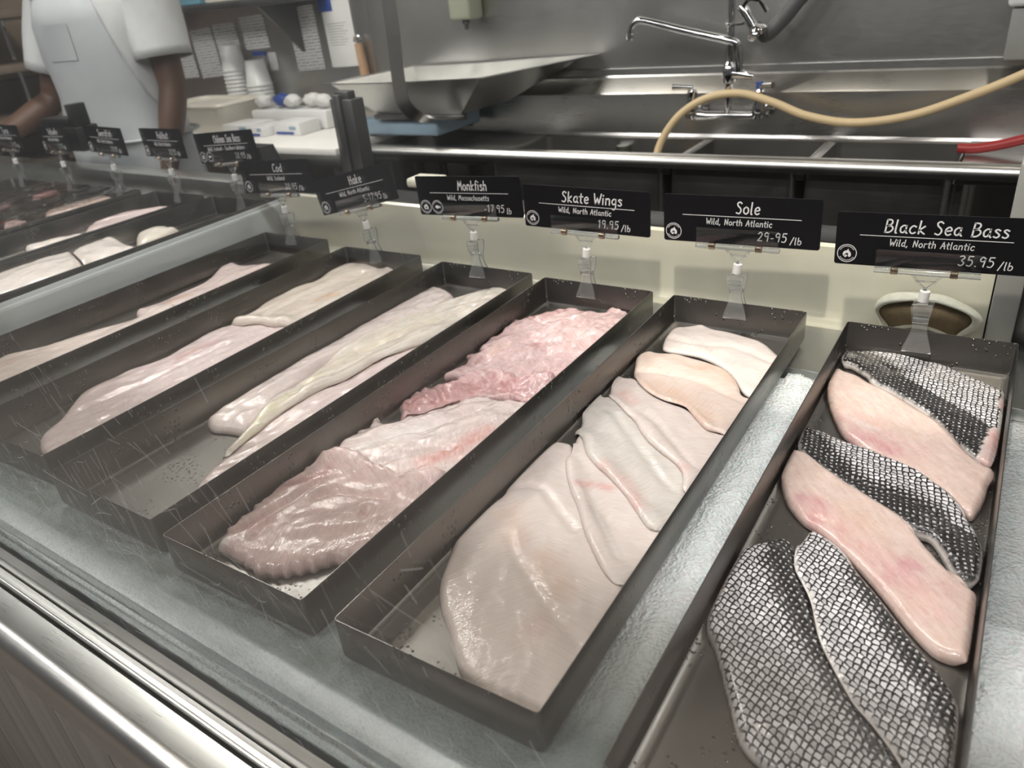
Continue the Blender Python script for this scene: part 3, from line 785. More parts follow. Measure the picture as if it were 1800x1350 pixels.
def fillet(tray, key, poly, grooves, patches, label, mat, base, thick, edge, dome=0.35, rough=0.001, rscale=30, groove=(0.003, 0.007), step=0.0031, sag=5, dark=None, var=0.06, group=None, rag=0.0, sharp=False):
    px, py, pz, pa = TR[tray]
    if tray not in HEIGHT:
        h0 = np.full((int(PW / G) + 2, int(PL / G) + 2), FL_Z)
        hx, hy = np.meshgrid(np.arange(h0.shape[0]) * G, np.arange(h0.shape[1]) * G, indexing='ij')
        wall = np.minimum(np.minimum(hx, PW - hx), np.minimum(hy, PL - hy))
        HEIGHT[tray] = h0 + 0.0005 + np.clip(0.0085 - wall, 0, 0.006) * 1.1
    H = HEIGHT[tray]
    P = np.array(poly, float) / 1000
    # soften the traced corners, then resample the outline
    for _ in range(1 if sharp else 2):
        Q = np.roll(P, -1, 0)
        P = np.stack([P * 0.75 + Q * 0.25, P * 0.25 + Q * 0.75], 1).reshape(-1, 2)
    seg = np.hypot(*(np.roll(P, -1, 0) - P).T)
    cum = np.r_[0, np.cumsum(seg)]
    m = max(24, int(cum[-1] / step))
    tt = np.arange(m) / m * cum[-1]
    PP = np.vstack([P, P[:1]])
    P = np.stack([np.interp(tt, cum, PP[:, 0]), np.interp(tt, cum, PP[:, 1])], 1)
    sd = sum(map(ord, tray + key)) % 97
    if rag:
        nx = np.roll(P, -1, 0) - np.roll(P, 1, 0)
        nx = np.stack([nx[:, 1], -nx[:, 0]], 1) / np.maximum(np.hypot(*nx.T), 1e-9)[:, None]
        P = P + nx * (rag * vnoise(tt * 150, tt * 0, sd))[:, None]
        P = np.clip(P, 0.0035, [PW - 0.0035, PL - 0.0035])
    # grain axis of the piece
    ctr = P.mean(0)
    w_, V_ = np.linalg.eigh(np.cov((P - ctr).T))
    axv = V_[:, 1] * (1 if V_[1, 1] > 0 else -1)

    def frame(x, y):
        return (x - ctr[0]) * axv[0] + (y - ctr[1]) * axv[1], -(x - ctr[0]) * axv[1] + (y - ctr[1]) * axv[0]

    GR = [np.array(g, float) / 1000 for g in grooves]

    def thickness(x, y, d):
        r = np.clip(d / edge, 0, 1)
        T = thick * np.sqrt(1 - (1 - r) ** 2) * (1 - dome) + dome * thick * np.sqrt(np.clip(d / (edge * 5), 0, 1))
        al, ac = frame(x, y)
        k = np.clip(d / (edge * 1.2), 0, 1)
        T = T + k * rough * (0.6 * vnoise(al * rscale * 0.55, ac * rscale * 1.5, sd) + 0.4 * vnoise(al * rscale * 1.3, ac * rscale * 3, sd + 1) + 0.25 * vnoise(al * rscale * 3, ac * rscale * 6, sd + 2))
        for g in GR:
            q, _ = seg_dist(x, y, g, False)
            T = T - k * groove[0] * np.exp(-(q / groove[1]) ** 2)
        return np.maximum(T, 0)

    # heights on the tray grid: the piece drapes over whatever lies below
    gxx, gyy = np.meshgrid(np.arange(H.shape[0]) * G, np.arange(H.shape[1]) * G, indexing='ij')
    x0, y0 = np.maximum((P.min(0) / G).astype(int) - 2, 0)
    x1, y1 = (P.max(0) / G).astype(int) + 3
    sx, sy = gxx[x0:x1, y0:y1], gyy[x0:x1, y0:y1]
    ins = inside(sx, sy, P)
    dg, _ = seg_dist(sx, sy, P)
    Hs = blur(H, sag)
    Hold = np.pad(H, 2, mode='edge')
    Hold = np.max([Hold[a:a + H.shape[0], b:b + H.shape[1]] for a in range(5) for b in range(5)], 0)
    top = np.where(ins, np.maximum(Hs[x0:x1, y0:y1] + thickness(sx, sy, dg), Hold[x0:x1, y0:y1] + 0.0012), H[x0:x1, y0:y1])
    # mesh points
    hx = np.arange(P[:, 0].min(), P[:, 0].max(), step)
    hy = np.arange(P[:, 1].min(), P[:, 1].max(), step * 0.866)
    qx, qy = np.meshgrid(hx, hy, indexing='ij')
    qx = qx + (np.arange(len(hy)) % 2)[None, :] * step / 2
    rs = np.random.RandomState(sd)
    qx, qy = qx.ravel() + rs.uniform(-.2, .2, qx.size) * step, qy.ravel() + rs.uniform(-.2, .2, qy.size) * step
    k = inside(qx, qy, P)
    qx, qy = qx[k], qy[k]
    d, _ = seg_dist(qx, qy, P)
    k = d > step * 0.75
    pts = np.vstack([P, np.stack([qx[k], qy[k]], 1)])
    # ring just inside the rim for the rounded edge
    tg = np.roll(P, -1, 0) - np.roll(P, 1, 0)
    nn = np.stack([-tg[:, 1], tg[:, 0]], 1) / np.maximum(np.hypot(*tg.T), 1e-9)[:, None]
    area2 = np.sum(P[:, 0] * np.roll(P[:, 1], -1) - np.roll(P[:, 0], -1) * P[:, 1])
    if area2 < 0: nn = -nn
    R1 = P + nn * 0.0011
    k = inside(R1[:, 0], R1[:, 1], P)
    d1, _ = seg_dist(R1[:, 0], R1[:, 1], P)
    R1 = R1[k & (d1 > 0.0008)]
    pts = np.vstack([pts, R1])
    n = len(P)
    vo, _, fo, ov, _, _ = delaunay_2d_cdt([Vector(p) for p in pts], [(i, (i + 1) % n) for i in range(n)], [], 1, 1e-6)
    V2 = np.array([[v.x, v.y] for v in vo])
    x, y = V2[:, 0], V2[:, 1]
    d, _ = seg_dist(x, y, P)
    onb = d < 1e-5
    T = thickness(x, y, np.where(onb, 0, d))
    hb = bil(Hold, x, y, G)
    zt = np.maximum(bil(Hs, x, y, G) + T, hb + 0.0012)
    zb = np.minimum(hb + 0.0004, zt - 0.0005)
    zt = np.where(onb, hb + 0.0008, zt)
    H[x0:x1, y0:y1] = top
    N = len(V2)
    inner = np.where(~onb)[0]
    bmap = np.arange(N); bmap[inner] = N + np.arange(len(inner))
    verts = np.vstack([np.stack([x, y, zt], 1), np.stack([x[inner], y[inner], zb[inner]], 1)])
    faces = []
    for f in fo:
        if len(f) < 3: continue
        a, b, c = V2[f[0]], V2[f[1]], V2[f[2]]
        cc = (b[0] - a[0]) * (c[1] - a[1]) - (b[1] - a[1]) * (c[0] - a[0])
        f = list(f) if cc > 0 else list(f)[::-1]
        faces.append(f)
        g = [int(bmap[i]) for i in f[::-1]]
        if sorted(g) != sorted(f): faces.append(g)
    me = bpy.data.meshes.new('fish_fillet')
    me.from_pydata(verts.tolist(), [], [list(map(int, f)) for f in faces])
    me.update()
    me.polygons.foreach_set('use_smooth', [True] * len(me.polygons))
    # tones of the meat, grain coordinates, skin darkness
    allx, ally = verts[:, 0], verts[:, 1]
    al, ac = frame(allx, ally)
    col = np.tile(np.array(base, float), (len(verts), 1))
    mot = vnoise(al * 45, ac * 80, sd + 5)
    col *= (1 + var * mot)[:, None]
    dall = np.r_[d, d[inner]]
    skinm = np.ones(len(verts)) if dark else np.zeros(len(verts))
    if dark:
        edge_n = 0.0016 + 0.0013 * vnoise(allx * 120, ally * 120, sd)
        skinm = np.clip((dall - edge_n) / 0.0008, 0, 1)
        col[:] = (0.72, 0.66, 0.62)
        skinm[N:] = 0
    for pp, rad, cn, st in patches:
        q = np.array(pp, float) / 1000
        dd = np.hypot(allx - q[0, 0], ally - q[0, 1]) if len(q) == 1 else seg_dist(allx, ally, q, False)[0]
        wgt = np.clip(st * np.exp(-(dd / (rad / 1000)) ** 2) * (1 + 0.5 * vnoise(al * 70, ac * 140, sd + 7)), 0, 1)[:, None]
        col = col * (1 - wgt) + np.array(TONE[cn]) * wgt
        if dark and cn == 'flesh':
            skinm = np.where(dd + 0.002 * vnoise(allx * 150, ally * 150, sd) < rad / 1000, 0, skinm)
    dk = np.zeros(len(verts))
    if dark:
        q, sde = seg_dist(allx, ally, GR[0], False)
        a0, side, wdt = dark
        dk = a0 + 0.6 * np.exp(-(q / wdt) ** 2) + 0.65 * np.clip(sde * side * q / 0.02, 0, 1) - 0.45 * np.clip(-sde * side * q / 0.025, 0, 1)
        dk = np.clip(dk + 0.18 * vnoise(al * 60, ac * 60, sd + 9), 0, 1)
    ca = me.color_attributes.new('Col', 'FLOAT_COLOR', 'POINT')
    ca.data.foreach_set('color', np.c_[np.clip(col, 0, 1), np.ones(len(verts))].ravel())
    va = me.attributes.new('axis', 'FLOAT_VECTOR', 'POINT')
    va.data.foreach_set('vector', np.c_[al, ac, dall].ravel())
    if dark:
        for nm, arr in (('dark', dk), ('skin', skinm)):
            me.attributes.new(nm, 'FLOAT', 'POINT').data.foreach_set('value', arr)
    me.materials.append(M[mat])
    o = bpy.data.objects.new('fish_fillet', me)
    COL.objects.link(o)
    o.location, o.rotation_euler = (px, py, pz), (0, 0, pa)
    tag(o, label, 'fish fillet', group)
    return o


SOLE = dict(mat='flesh_sole', base=(0.760, 0.656, 0.607), thick=0.0085, edge=0.007, rough=0.0016, rscale=26, groove=(0.0032, 0.006), sag=4, group='sole fillets')
SKATE = dict(mat='flesh_skate', base=(0.680, 0.456, 0.452), thick=0.015, edge=0.009, rough=0.0075, rscale=34, groove=(0.007, 0.006), sag=4, step=0.0027, rag=0.0035, var=0.12, group='skate wings')
MONK = dict(mat='flesh_monk', base=(0.740, 0.636, 0.602), thick=0.020, edge=0.013, rough=0.0045, rscale=24, groove=(0.0045, 0.006), sag=5, step=0.003, group='monkfish tails')
WHITE = dict(mat='flesh_plain', base=(0.740, 0.606, 0.592), thick=0.017, edge=0.012, rough=0.003, rscale=22, groove=(0.003, 0.007), sag=5, step=0.0034)
SKIN = dict(mat='bass_skin', base=(0.600, 0.496, 0.472), thick=0.013, edge=0.008, rough=0.0012, rscale=20, groove=(0.0012, 0.004), sag=5, step=0.0028, group='black sea bass fillets')
BASSF = dict(mat='flesh_bass', base=(0.72, 0.53, 0.455), thick=0.014, edge=0.008, rough=0.0015, rscale=20, groove=(0.0015, 0.006), sag=5, step=0.0028, group='black sea bass fillets')
THICKW = dict(mat='flesh_plain', base=(0.840, 0.776, 0.712), thick=0.042, edge=0.014, rough=0.003, rscale=20, groove=(0.004, 0.006), sag=4, step=0.0045)
FISH = {
    ('sole', 'S7'): (SOLE, {'thick': 0.0115}, 'broad pale sole fillet at the near end of its pan, the largest one'),
    ('sole', 'S6'): (SOLE, {}, 'sole fillet with a red smear lying over the largest sole fillet'),
    ('sole', 'S1'): (SOLE, {'base': (0.760, 0.666, 0.622)}, 'pale sole fillet at the far end of its pan nearest the sign'),
    ('sole', 'S5'): (SOLE, {'base': (0.660, 0.611, 0.557), 'rough': 0.002}, 'greyish ribbed sole fillet across the middle of its pan'),
    ('sole', 'S4'): (SOLE, {'base': (0.760, 0.646, 0.597)}, 'sole fillet with pink blotches between the grey ribbed and the peach fillet'),
    ('sole', 'S3'): (SOLE, {'base': (0.760, 0.596, 0.512), 'thick': 0.012, 'sag': 3}, 'peach tinted sole fillet with curled edge on top of the pile'),
    ('skate', 'K1'): (SKATE, {}, 'wrinkled pale pink skate wing at the far end of its pan'),
    ('skate', 'K3'): (SKATE, {'base': (0.760, 0.626, 0.592), 'rough': 0.004, 'thick': 0.02}, 'white ribbed skate wing with frilled edge in the middle of its pan'),
    ('skate', 'K2'): (SKATE, {'base': (0.580, 0.326, 0.327), 'rough': 0.009, 'thick': 0.012}, 'dark rose crumpled skate wing strip lying across two others'),
    ('skate', 'K4'): (SKATE, {'base': (0.690, 0.496, 0.472), 'rough': 0.0035, 'rscale': 20, 'thick': 0.02}, 'smooth folded pink skate wing at the near end of its pan'),
    ('monk', 'M1'): (MONK, {}, 'monkfish tail on the left with blunt white near end'),
    ('monk', 'M3'): (MONK, {'base': (0.730, 0.596, 0.572)}, 'long pinkish monkfish tail along the right wall of its pan'),
    ('monk', 'M2'): (MONK, {'base': (0.750, 0.686, 0.592), 'thick': 0.017}, 'cream yellow monkfish tail lying on top between two others'),
    ('hake', 'H2'): (WHITE, {'group': 'hake fillets'}, 'pinkish white hake fillet at the near end of its pan'),
    ('hake', 'H1'): (WHITE, {'base': (0.760, 0.666, 0.572), 'thick': 0.02, 'group': 'hake fillets'}, 'creamy hake fillet with tan edge at the far end of its pan'),
    ('cod', 'C1'): (WHITE, {'base': (0.760, 0.616, 0.582), 'group': 'cod fillets'}, 'cod fillet at the far end of the pan beside the divider'),
    ('cod', 'C2'): (WHITE, {'base': (0.760, 0.646, 0.582), 'group': 'cod fillets'}, 'cod fillet at the near end of the pan beside the divider'),
    ('bass', 'B1'): (SKIN, {'dark': (0.42, -1, 0.012)}, 'skin-side-up sea bass fillet at the far end of its pan below the sign'),
    ('bass', 'B2'): (BASSF, {}, 'flesh-side-up sea bass fillet with pink stripe, farther of the two bare ones'),
    ('bass', 'B3'): (SKIN, {'dark': (0.3, -1, 0.012), 'thick': 0.015}, 'skin-side-up sea bass fillet lying between the two bare pink fillets'),
    ('bass', 'B4'): (BASSF, {}, 'flesh-side-up sea bass fillet with wet highlights, nearer of the two bare ones'),
    ('bass', 'B5'): (SKIN, {'dark': (0.2, 1, 0.011), 'thick': 0.015}, 'broad scaly sea bass fillet at the near end, left of its neighbour'),
    ('bass', 'B6'): (SKIN, {'dark': (0.18, 1, 0.011), 'thick': 0.014}, 'scaly sea bass fillet with bright silver left half overlapping the broad one'),
    ('csb', 'a'): (THICKW, {'group': 'thick white fillets'}, 'big snow white fillet slab at the left edge, nearest in its pan'),
    ('csb', 'b'): (THICKW, {'group': 'thick white fillets'}, 'snow white fillet with rounded far end, middle one in its pan'),
    ('csb', 'c'): (THICKW, {'group': 'thick white fillets', 'base': (0.820, 0.756, 0.642)}, 'small cream white fillet just behind the divider'),
    ('hal', 'a'): (THICKW, {'group': 'halibut fillets', 'base': (0.760, 0.616, 0.602), 'thick': 0.024}, 'pinkish white fillet below the halibut sign'),
    ('hal', 'b'): (THICKW, {'group': 'halibut fillets', 'thick': 0.02}, 'thin white fillet end showing above the big snow white slab'),
    ('sword', 'a'): (THICKW, {'group': 'swordfish steaks', 'base': (0.600, 0.446, 0.382), 'thick': 0.03, 'mat': 'flesh_skate'}, 'tan striped fish steak under clear film below the swordfish sign'),
    ('sword', 'b'): (THICKW, {'group': 'swordfish steaks', 'base': (0.550, 0.376, 0.352), 'thick': 0.03, 'mat': 'flesh_skate'}, 'tan fish steak under clear film at the left edge'),
    ('tuna', 'a'): (THICKW, {'group': 'dark red steaks', 'base': (0.200, 0.016, 0.017), 'thick': 0.034, 'mat': 'flesh_plain'}, 'deep red fish loin at the far end of its pan'),
    ('tuna', 'b'): (THICKW, {'group': 'dark red steaks', 'base': (0.140, 0.026, 0.027), 'thick': 0.03, 'mat': 'flesh_plain'}, 'dull dark red fish piece at the left edge'),
}
for tray, key, poly, grooves, patches in DATA['fish']:
    kw, ex, lab = FISH[(tray, key)]
    fillet(tray, key, poly, grooves, patches, lab, **{**kw, **ex})

# ------------------------------------------------------------------ price signs
GLY = {
 'B': ('1,0 1.2,10|1.2,10 4.2,9.8 5.2,8 4,6 1.3,5.2|1.3,5.2 5,5 6.2,2.6 4,0.2 0.6,0', 6.6), 'S': ('5.2,8.8 3.4,10 1.4,8.8 2,6.6 4.4,4.6 5,2.2 3.4,0 0.8,0.8', 6),
 'W': ('!0.2,10 1.6,0 3.8,6.5 5.6,0 8,10', 8.2), 'N': ('!1,0 1.2,10 5.6,0.2 6,10', 7), 'A': ('!0,0 3.4,10 5.6,0|!0.6,3.4 6.2,4', 6.4), 'M': ('!0.4,0 1.4,10 3.6,3.6 6.2,10 7,0', 7.8),
 'H': ('!1,0 1.2,10|!5.6,0 5.8,10|!1.1,5 5.7,5.4', 7), 'C': ('6,8.5 4,10 1.6,8 1,4 2.5,0.4 6,1.2', 6.6), 'I': ('!1.4,0 1.6,10', 3), 'T': ('!0,10 6,10|!3.2,10 3,0', 6.4), 'Y': ('!0,10 3,5 6.2,10|!3,5 2.6,0', 6.6),
 'a': ('5,5.4 3,6 1,4 1.4,1 3.4,0.5 5,3|5,6 5,1.2 6.2,0', 6.2), 'b': ('1.2,10 1,0.5|1,3.8 3,6 5,4.5 5,1.5 3,0 1,1', 6), 'c': ('5,5.2 3,6 1,4 1,1.5 3,0 5,1', 5.6), 'd': ('5,5.4 3,6 1,4 1.4,1 3.4,0.5 5,3|5.2,10 5,1.2 6,0', 6.2),
 'e': ('1.2,3 5,3.6 4.4,5.6 3,6 1.2,4.4 1.2,1.5 3,0 5,0.9', 5.6), 'f': ('4.6,9.5 3.2,10 2.2,8 2,0|!0.5,6 4,6.2', 4.4), 'g': ('5,5.4 3,6 1,4 1.5,1.4 3.5,1 5,3|5,6 5,-2 3,-4 1,-3', 6), 'h': ('1.2,10 1,0|1,3.8 3,6 4.8,5 5,0', 6),
 'i': ('!1,6 1,0|!1.1,8.3 1.3,9', 2.4), 'k': ('!1.2,10 1,0|!4.8,6 1.1,2.8 5.2,0', 5.8), 'l': ('1.2,10 1,0.6 2,0', 2.7), 'm': ('1,6 1,0|1,4 2.6,6 3.8,5 3.8,0|3.8,4 5.5,6 6.8,5 7,0', 8), 'n': ('1,6 1,0|1,4 3,6 4.8,5 5,0', 6),
 'o': ('3,6 1,4.5 1,1.5 3,0 5,1.5 5,4.5 3,6', 6), 'r': ('1,6 1,0|1,4 2.5,5.8 4.2,5.6', 4.6), 's': ('4.4,5.2 2.6,6 1.2,4.8 4.4,2 3,0 0.8,0.6', 5), 't': ('2.2,9 2,1 3.6,0|!0.3,6 4.2,6.2', 4.4), 'u': ('1,6 1,1.5 2.5,0 5,2|5,6 5,0', 6), 'w': ('!0.4,6 2,0 3.6,4.8 5,0 6.8,6', 7),
 '0': ('3,10 1,7 1,3 3,0 5,3 5,7 3,10', 6), '1': ('!1,8 3,10 2.8,0', 4.6), '2': ('1,8 3,10 5,8 4,5 0.8,0|!0.8,0 5.6,0.2', 6.2), '3': ('1,9.2 3.6,10 5,8 2.8,5.4 5.2,3 3.2,0 0.8,1', 6.2), '5': ('!5.2,10 1.6,10 1.2,6|1.2,6 4,6.2 5.2,3.4 3.6,0.2 0.8,0.6', 6.2),
 '4': ('!3.4,10 1,4 5.6,4.2|!4.6,7 4.4,0', 6.2), '7': ('!1,10 5.2,10 2.6,0', 5.8), '8': ('4.6,8.6 3,10 1.4,8.4 4.8,3 3.4,0 1.2,1.8 4.8,8.4', 6), '6': ('4.6,9.6 2.4,8 1,3 3,0 5,2 3.6,5 1.4,3', 6), '9': ('5,8 3,10 1,8 1.6,5.6 4,5.8 5,8|!5.1,9 4.4,0', 6.2), '-': ('!1,3.4 3.6,3.6', 4.4), '.': ('!1,0 1.5,0.4', 2.6), ',': ('!1.4,0.8 0.6,-1.6', 2.8), '/': ('!0,-1 4,10.4', 4.8), ' ': ('', 4.4),
}


def lettering(mb, s, cx, base, h, y, width=None, pen=0.09, align='c'):
    """handwritten strokes laid as thin paint ribbons on the plane y, centred on cx"""
    tot = sum(GLY[c][1] + 0.9 for c in s) - 0.9
    k = h / 10
    kx = k if width is None else width / tot
    x = cx - tot * kx / 2 if align == 'c' else cx
    r = h * pen
    for c in s:
        st, w = GLY[c]
        for sub in filter(None, st.split('|')):
            hard = sub[0] == '!'
            P = [tuple(map(float, q.split(','))) for q in sub.lstrip('!').split()]
            P = P if hard else [tuple(q) for q in crom(P, 4)]
            path = [(x + (a + 0.10 * b) * kx, b * k + base) for a, b in P]
            for path in ([[p_, q_] for p_, q_ in zip(path, path[1:])] if hard else [path]):
                n = len(path)
                L, R = [], []
                for i in range(n):
                    a, b = path[max(i - 1, 0)], path[min(i + 1, n - 1)]
                    dx, dz = b[0] - a[0], b[1] - a[1]
                    l = math.hypot(dx, dz) or 1
                    dx, dz = dx / l, dz / l
                    px_, pz_ = path[i]
                    if i == 0: px_, pz_ = px_ - dx * r * 0.6, pz_ - dz * r * 0.6
                    if i == n - 1: px_, pz_ = px_ + dx * r * 0.6, pz_ + dz * r * 0.6
                    L.append((px_ - dz * r, pz_ + dx * r)); R.append((px_ + dz * r, pz_ - dx * r))
                V = [(a, y - 0.0003, b) for a, b in L] + [(a, y - 0.0003, b) for a, b in R]
                mb.add(V, [(i, n + i, n + i + 1, i + 1) for i in range(n - 1)])
        x += (w + 0.9) * kx
    return mb


def ring2d(mb, cx, cz, r0, r1, y, n=40, a0=0, a1=360):
    V, F = [], []
    for i in range(n + 1):
        w = math.radians(a0 + (a1 - a0) * i / n)
        V += [(cx + r0 * math.cos(w), y, cz + r0 * math.sin(w)), (cx + r1 * math.cos(w), y, cz + r1 * math.sin(w))]
    F = [(2 * i, 2 * i + 1, 2 * i + 3, 2 * i + 2) for i in range(n)]
    return mb.add(V, F)


def blob2d(mb, pts, y):
    P = [tuple(q) for q in crom(pts, 4, True)]
    return mb.add([(a, y, b) for a, b in P], [tuple(range(len(P)))])


SW, SH = 0.224, 0.07


def emblem(cx, cz, R, style):
    mb = MB()
    y = -0.0011
    ring2d(mb, cx, cz, R * 0.92, R, y)
    for a0, a1, n in ((150, 35, 11), (215, 325, 10)):       # the tiny curved wording, too small to read
        for i in range(n):
            a = a0 + (a1 - a0) * i / (n - 1)
            ring2d(mb, cx, cz, R * 0.72, R * 0.84, y, 2, a - 3.4, a + 2.6)
    q = lambda L: [(cx + a * R, cz + b * R) for a, b in L]
    if style == 0:       # a fish curling in the middle of the badge
        blob2d(mb, q([(-.42, -.1), (-.3, .2), (0, .34), (.12, .5), (.2, .28), (.36, .1), (.42, -.2), (.3, -.42), (.1, -.3), (.14, -.1), (0, .04), (-.2, -.12), (-.3, -.34)]), y)
        blob2d(mb, q([(-.2, -.24), (-.02, -.16), (.02, -.32), (-.1, -.44), (-.24, -.42)]), y)
    else:                # a flat swimming fish
        blob2d(mb, q([(-.46, 0), (-.2, .24), (.16, .2), (.36, .04), (.5, .2), (.5, -.22), (.36, -.06), (.1, -.24), (-.24, -.2)]), y)
    return mb


def sign_parts(root, name, sub, price, per, namew, subw, logos=1, price_x=0.66):
    """local frame: origin at the centre of the white joint, sign above it facing -y"""
    z0 = 0.036                                   # bottom edge of the board
    mid = 0.0
    bx0 = -SW / 2
    P = []
    r = 0.0035
    for cx, cz, a in ((SW / 2 - r, SH - r, 0), (-SW / 2 + r, SH - r, 90), (-SW / 2 + r, r, 180), (SW / 2 - r, r, 270)):
        P += [(cx + r * math.cos(math.radians(a + 18 * i)), z0 + cz + r * math.sin(math.radians(a + 18 * i))) for i in range(6)]
    Mx = Matrix(((1, 0, 0, 0), (0, 0, -1, 0.0008), (0, 1, 0, 0), (0, 0, 0, 1)))
    board = MB().prism(P, 0.0016, Mx).build('board', M['black'], root)
    yb = -0.0009
    X_ = lambda f: bx0 + f * SW
    mb = MB()
    lettering(mb, name, X_(0.555), z0 + SH * 0.655, 0.0165, yb, namew, 0.058)
    a = MB()
    a.add([(X_(.13), yb - .0003, z0 + SH * .575), (X_(.885), yb - .0003, z0 + SH * .575), (X_(.885), yb - .0003, z0 + SH * .588), (X_(.13), yb - .0003, z0 + SH * .588)], [(0, 1, 2, 3)])
    mb.add(a.v, a.f)
    lettering(mb, sub, X_(0.5), z0 + SH * 0.405, 0.0088, yb, subw, 0.062)
    lettering(mb, price, X_(price_x), z0 + SH * 0.12, 0.0125, yb, None, 0.055, 'l')
    pw = (sum(GLY[c][1] + 0.9 for c in price)) * 0.00125
    lettering(mb, per, X_(price_x) + pw + 0.0035, z0 + SH * 0.09, 0.0098, yb, None, 0.062, 'l')
    mb.build('lettering', M['white_ink'], board, 0)
    for i in range(logos):
        emblem(X_(0.068) + i * 0.0265, z0 + SH * 0.215, 0.0122, i % 2).build('emblem', M['white_ink'], board, 0)
    # clear clip that holds the board
    mb = MB().box(-0.061, 0.058, -0.0042, -0.0032, z0 - 0.004, z0 + 0.0235, 0.0003)
    mb.box(-0.061, 0.058, 0.003, 0.0042, z0 - 0.004, z0 + 0.010, 0.0003)
    mb.build('clear_flap', M['flap'], root)
    mb = MB().tube([(-0.062, -0.001, z0 - 0.004), (0.059, -0.001, z0 - 0.004)], 0.0036, 10)
    mb.box(-0.062, 0.059, -0.005, 0.004, z0 - 0.0072, z0 - 0.0058, 0.0003)
    mb.build('clip_bar', M['clear'], root)
    for sx in (-0.038, 0.03):
        mb = MB()
        for k in range(5):
            x = sx + (k - 2) * 0.0017
            mb.tube([(x, -0.001 + 0.0047 * math.cos(w), z0 - 0.004 + 0.0047 * math.sin(w)) for w in [2 * math.pi * i / 14 for i in range(14)]], 0.0009, 6, closed=True)
        mb.build('spring', M['brass'], root)
    mb = MB()
    mb.tube([(-0.017, 0, z0 - 0.008), (-0.0095, 0, z0 - 0.018), (-0.0045, 0, z0 - 0.023), (0, 0, z0 - 0.028)], 0.0016, 8)
    mb.tube([(0.017, 0, z0 - 0.008), (0.0095, 0, z0 - 0.018), (0.0045, 0, z0 - 0.023), (0, 0, z0 - 0.028)], 0.0016, 8)
    mb.tube([(-0.0115, 0, z0 - 0.0165), (0.0115, 0, z0 - 0.0165)], 0.0012, 8)
    mb.prism([(-0.015, z0 - 0.008), (0.015, z0 - 0.008), (0.0085, z0 - 0.0165), (-0.0085, z0 - 0.0165)], 0.0012, Mx)
    mb.tube([(0, 0, z0 - 0.024), (0, 0, 0.004)], 0.0022, 8)
    mb.build('bracket', M['clear'], root)
    root_j = MB().lathe([(0, 0.0078), (0.0056, 0.0078), (0.0063, 0.007), (0.0063, -0.007), (0.0056, -0.0078), (0, -0.0078)], M=Matrix.Rotation(math.radians(7), 3, 'Y')).build('joint', M['white_plastic'], root)
    # clear base clip over the pan rim: waisted front and back jaws
    def jaw(sgn, prof):
        rings = []
        for w, y, z in prof:
            rings.append([(-w, y, z), (w, y, z), (w, y + sgn * 0.0022, z), (-w, y + sgn * 0.0022, z)])
        return rings
    mb = MB()
    mb.loft(jaw(1, [(0.0115, -0.010, -0.009), (0.0125, -0.0105, -0.013), (0.0105, -0.009, -0.026), (0.0085, -0.0058, -0.040), (0.0095, -0.005, -0.048), (0.0125, -0.0062, -0.058), (0.0165, -0.0085, -0.070), (0.0175, -0.0095, -0.076)]))
    mb.loft(jaw(1, [(0.0115, 0.009, -0.009), (0.0125, 0.0098, -0.013), (0.0105, 0.0085, -0.026), (0.0085, 0.0058, -0.040), (0.0095, 0.0048, -0.047), (0.0125, 0.0058, -0.057), (0.0165, 0.008, -0.066)]))
    for z, hw in ((-0.016, 0.0095), (-0.022, 0.009), (-0.028, 0.0085)):
        mb.box(-hw, hw, -0.0118, -0.0092, z - 0.0011, z + 0.0011, 0.0004)
    mb.tube([(-0.0095, 0, -0.034), (0.0095, 0, -0.034)], 0.0042, 10)
    mb.box(-0.006, 0.006, -0.008, 0.008, -0.0095, -0.0075, 0.0004)
    mb.build('base_clip', M['clear'], root)


